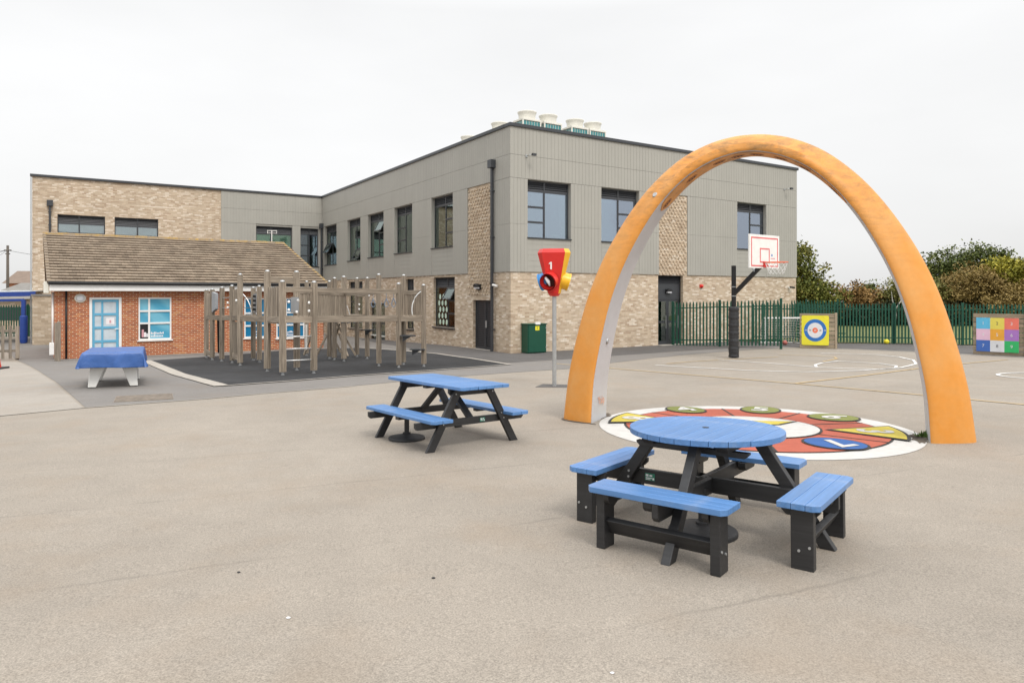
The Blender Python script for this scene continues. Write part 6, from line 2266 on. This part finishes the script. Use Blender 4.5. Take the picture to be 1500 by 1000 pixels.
oak = leaf_mat("oak leaves", (0.0529, 0.0671, 0.0137), (0.1269, 0.1399, 0.0273), (0.291, 0.2332, 0.0569))
dkg = leaf_mat("dark green leaves", (0.0366, 0.0522, 0.0137), (0.0823, 0.1044, 0.0253), (0.1647, 0.172, 0.0422))
rust = leaf_mat("rust autumn leaves", (0.1027, 0.0638, 0.0242), (0.2118, 0.1289, 0.0423), (0.3465, 0.2026, 0.0705))
olive = leaf_mat("olive leaves", (0.0697, 0.0749, 0.0211), (0.1457, 0.1429, 0.0384), (0.2407, 0.211, 0.0624))
gold = leaf_mat("yellow green leaves", (0.1052, 0.1122, 0.0147), (0.2314, 0.2174, 0.0273), (0.4067, 0.3436, 0.0473))
tanl = leaf_mat("tan willow leaves", (0.1148, 0.0825, 0.0278), (0.2232, 0.1587, 0.0522), (0.3506, 0.2476, 0.0914))
maroon = leaf_mat("maroon leaves", (0.0394, 0.0147, 0.0147), (0.0788, 0.0273, 0.0273), (0.1294, 0.0577, 0.0473))

G1 = "trees and bushes beyond the field fence"
tree("oak_tree", "tall browning oak with open crown beside the school's right end", "tree", (20.6, 52),
     [(0, 0, 4.6, 2.4, 2.2, 1.6), (-2, 0.5, 5.2, 2.0, 2.0, 1.3), (1.6, -0.3, 3.4, 2.2, 2.2, 1.3), (-0.4, -0.6, 2.4, 3.6, 2.4, 1.5), (2.6, 0.2, 2.1, 2.0, 2.0, 1.2), (0.9, 0.1, 5.5, 1.3, 1.3, 1.0), (-3, 0, 3.0, 2.2, 2, 1.6), (1.3, 0, 1.3, 3.2, 2.2, 1.1)],
     511, 48, 0.224, oak, 3, 2.0, 0.3, 0.62, group=G1)
tree("rust_bush", "rust brown autumn bush right of the tall oak", "bush", (26.3, 53), [(0, 0, 2.2, 1.9, 1.6, 1.2), (-1.2, 0, 1.3, 1.4, 1.4, 1.1), (1.2, 0, 1.2, 1.3, 1.3, 1.1), (0.2, 0, 0.9, 2.3, 1.5, 0.8)],
     232, 43, 0.189, rust, 4, 1.0, 0.12, 0.5, group=G1)
tree("rust_bush", "lower orange brown bush in the middle of the hedge", "bush", (29.0, 54), [(0, 0, 1.7, 1.8, 1.5, 1.1), (0.9, 0, 1.4, 1.3, 1.3, 1.0), (-1.2, 0, 1.2, 1.2, 1.2, 0.9), (0, 0, 0.8, 2.2, 1.4, 0.7)],
     217, 43, 0.189, rust, 5, 0.9, 0.1, 0.5, group=G1)
tree("conifer_bush", "small dark green pointed bush behind the orange hedge", "bush", (29.3, 57), [(0, 0, 1.8, 1.2, 1.2, 1.3), (0.3, 0, 2.7, 0.7, 0.7, 0.7), (0, 0, 0.9, 1.6, 1.3, 0.8)],
     124, 43, 0.189, dkg, 6, 0.9, 0.1, 0.45, group=G1)
tree("olive_tree", "rounded olive green tree with pale forked stems seen through the arch", "tree", (30.6, 52.5), [(0, 0, 2.6, 1.9, 1.6, 1.1), (1.4, 0, 2.3, 1.5, 1.4, 1.1), (-1.1, 0.2, 1.8, 1.3, 1.3, 1.0), (0.6, 0.4, 1.3, 2.2, 1.6, 0.9)],
     294, 43, 0.189, olive, 7, 1.4, 0.12, 0.5, group=G1)
tree("dark_bush", "dark green bush just left of the arch's right limb", "bush", (33.4, 55), [(0, 0, 2.6, 2.0, 1.8, 1.4), (1.6, 0, 2.4, 1.8, 1.6, 1.3), (0.4, 0, 1.1, 2.8, 1.8, 1.0)],
     263, 43, 0.206, dkg, 8, 1.2, 0.14, 0.55, group=G1)
tree("green_tree", "large dark green tree forming the top of the right hand tree group", "tree", (39.8, 60), [(0, 0, 5.3, 2.6, 2.2, 1.5), (-2.6, 0, 4.4, 2.2, 2.0, 1.4), (2.3, 0, 4.9, 2.0, 1.9, 1.3), (0, 0, 3.3, 4.2, 2.6, 1.5), (-4.3, 0, 3.6, 1.4, 1.4, 1.1), (4.0, 0, 3.5, 1.5, 1.6, 1.2), (0, 0, 1.6, 4.2, 2.4, 1.3)],
     589, 45, 0.232, dkg, 9, 2.0, 0.3, 0.62, group=G1)
tree("willow_bush", "tan brown feathery bush right of the arch", "bush", (34.9, 52), [(0, 0, 3.4, 1.9, 1.6, 1.1), (-1.6, 0, 2.5, 1.5, 1.4, 1.2), (1.4, 0, 2.8, 1.5, 1.4, 1.1), (0.1, 0, 1.6, 2.9, 1.7, 1.0), (0, 0, 0.8, 3.0, 1.6, 0.7)],
     403, 45, 0.172, tanl, 10, 1.2, 0.12, 0.5, group=G1)
tree("golden_tree", "yellow green tree right of the tan bush", "tree", (38.2, 53), [(0, 0, 4.2, 1.8, 1.6, 1.1), (1.5, 0, 3.8, 1.4, 1.3, 1.0), (-1.3, 0, 3.6, 1.1, 1.2, 0.9), (0.4, 0, 2.9, 2.2, 1.6, 1.0)],
     294, 45, 0.198, gold, 12, 1.8, 0.16, 0.5, group=G1)
tree("willow_bush", "low tan bush in front of the yellow green tree", "bush", (37.2, 49.5), [(0, 0, 2.3, 1.7, 1.4, 1.0), (-1.3, 0, 1.5, 1.4, 1.3, 1.0), (1.4, 0, 1.5, 1.3, 1.3, 0.9), (0.1, 0, 0.8, 2.4, 1.4, 0.7)],
     294, 45, 0.172, tanl, 13, 1.0, 0.1, 0.5, group=G1)
tree("maroon_bush", "dark maroon bush above the number board at the right edge", "bush", (38.9, 48), [(0, 0, 1.7, 1.6, 1.4, 1.0), (1.0, 0, 1.4, 1.4, 1.3, 1.0), (-0.7, 0, 0.9, 1.4, 1.2, 0.8)],
     186, 43, 0.172, maroon, 14, 0.8, 0.1, 0.45, group=G1)
tree("green_bush", "mid green bush at the right edge behind the maroon bush", "bush", (42.0, 52), [(0, 0, 3.2, 1.9, 1.6, 1.2), (-0.6, 0, 2.0, 2.0, 1.6, 1.2), (1.6, 0, 2.5, 1.6, 1.5, 1.2)],
     232, 43, 0.206, olive, 15, 1.2, 0.14, 0.5, group=G1)
# a belt of undergrowth as one mass; shade under the trees painted into its leaves
shaded = leaf_mat("dark ivy leaves", (0.008, 0.012, 0.005), (0.018, 0.026, 0.010), (0.036, 0.044, 0.018))
belt = crown_mesh("undergrowth", [(20 + k * 1.9, 50.6 + (k % 3) * 0.6 - 0.12 * max(0, k - 8), 0.75, 1.5, 0.8, 0.95) for k in range(15)], 520, 40, 0.22, shaded, 0.5, 21)
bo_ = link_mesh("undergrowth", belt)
tag(bo_, "belt of undergrowth coloured as in shade under the trees beyond the field", "undergrowth", kind='stuff')
bk = thing("birch_sapling", "slim pale forked sapling standing before the hedge, seen through the arch", "tree", (27.6, 49.5, gz(27.6, 49.5)))
m_ = MB(); m_.tube([(0, 0, 0), (0.05, 0, 0.9), (0.02, 0, 1.3)], [0.07, 0.06, 0.05], 7); m_.tube([(0.02, 0, 1.25), (0.35, 0, 1.75), (0.75, 0, 2.5)], [0.045, 0.035, 0.015], 6)
m_.tube([(0.02, 0, 1.25), (-0.18, 0, 1.9), (-0.25, 0, 2.6)], [0.04, 0.03, 0.012], 6); m_.tube([(0.35, 0, 1.75), (0.6, 0, 1.95)], [0.03, 0.01], 6)
m_.build("trunk", M['birch'], bk, smooth=True)
link_mesh("crown", crown_mesh("crown", [(0.2, 0.2, 2.9, 0.9, 0.6, 0.5)],
     37, 29, 0.138, olive, 0.4, 31), None, bk)

# bits lying on the asphalt
for k, (x, y, r_, mt) in enumerate(((-1.29, 3.96, 0.011, 'dot_white'), (0.49, 3.36, 0.009, 'dot_white'), (-1.85, 4.65, 0.010, 'black'), (-0.52, 4.55, 0.011, 'black'), (1.34, 5.95, 0.012, 'black'), (1.30, 5.9, 0.009, 'black'))):
    m_ = MB(); m_.lathe([(r_ * 0.7, 0), (r_, r_ * 0.4), (r_ * 0.4, r_ * 0.8)], 7)
    o = m_.build("pebble", M[mt], uv=False)
    o.location = (x, y, gz(x, y) + 0.001)
    o.scale = (1.3, 0.9, 1)
    col_ = "white" if mt == 'dot_white' else "dark"
    tag(o, ["white pebble on the open asphalt left of the middle", "white pebble at the bottom edge near the round table", "dark crumb on the open asphalt far left of the tables",
            "dark crumb on the asphalt below the rectangular table", "larger dark crumb under the round table's right leg", "smaller dark crumb beside the round table's leg"][k], "pebble", "bits lying on the asphalt")
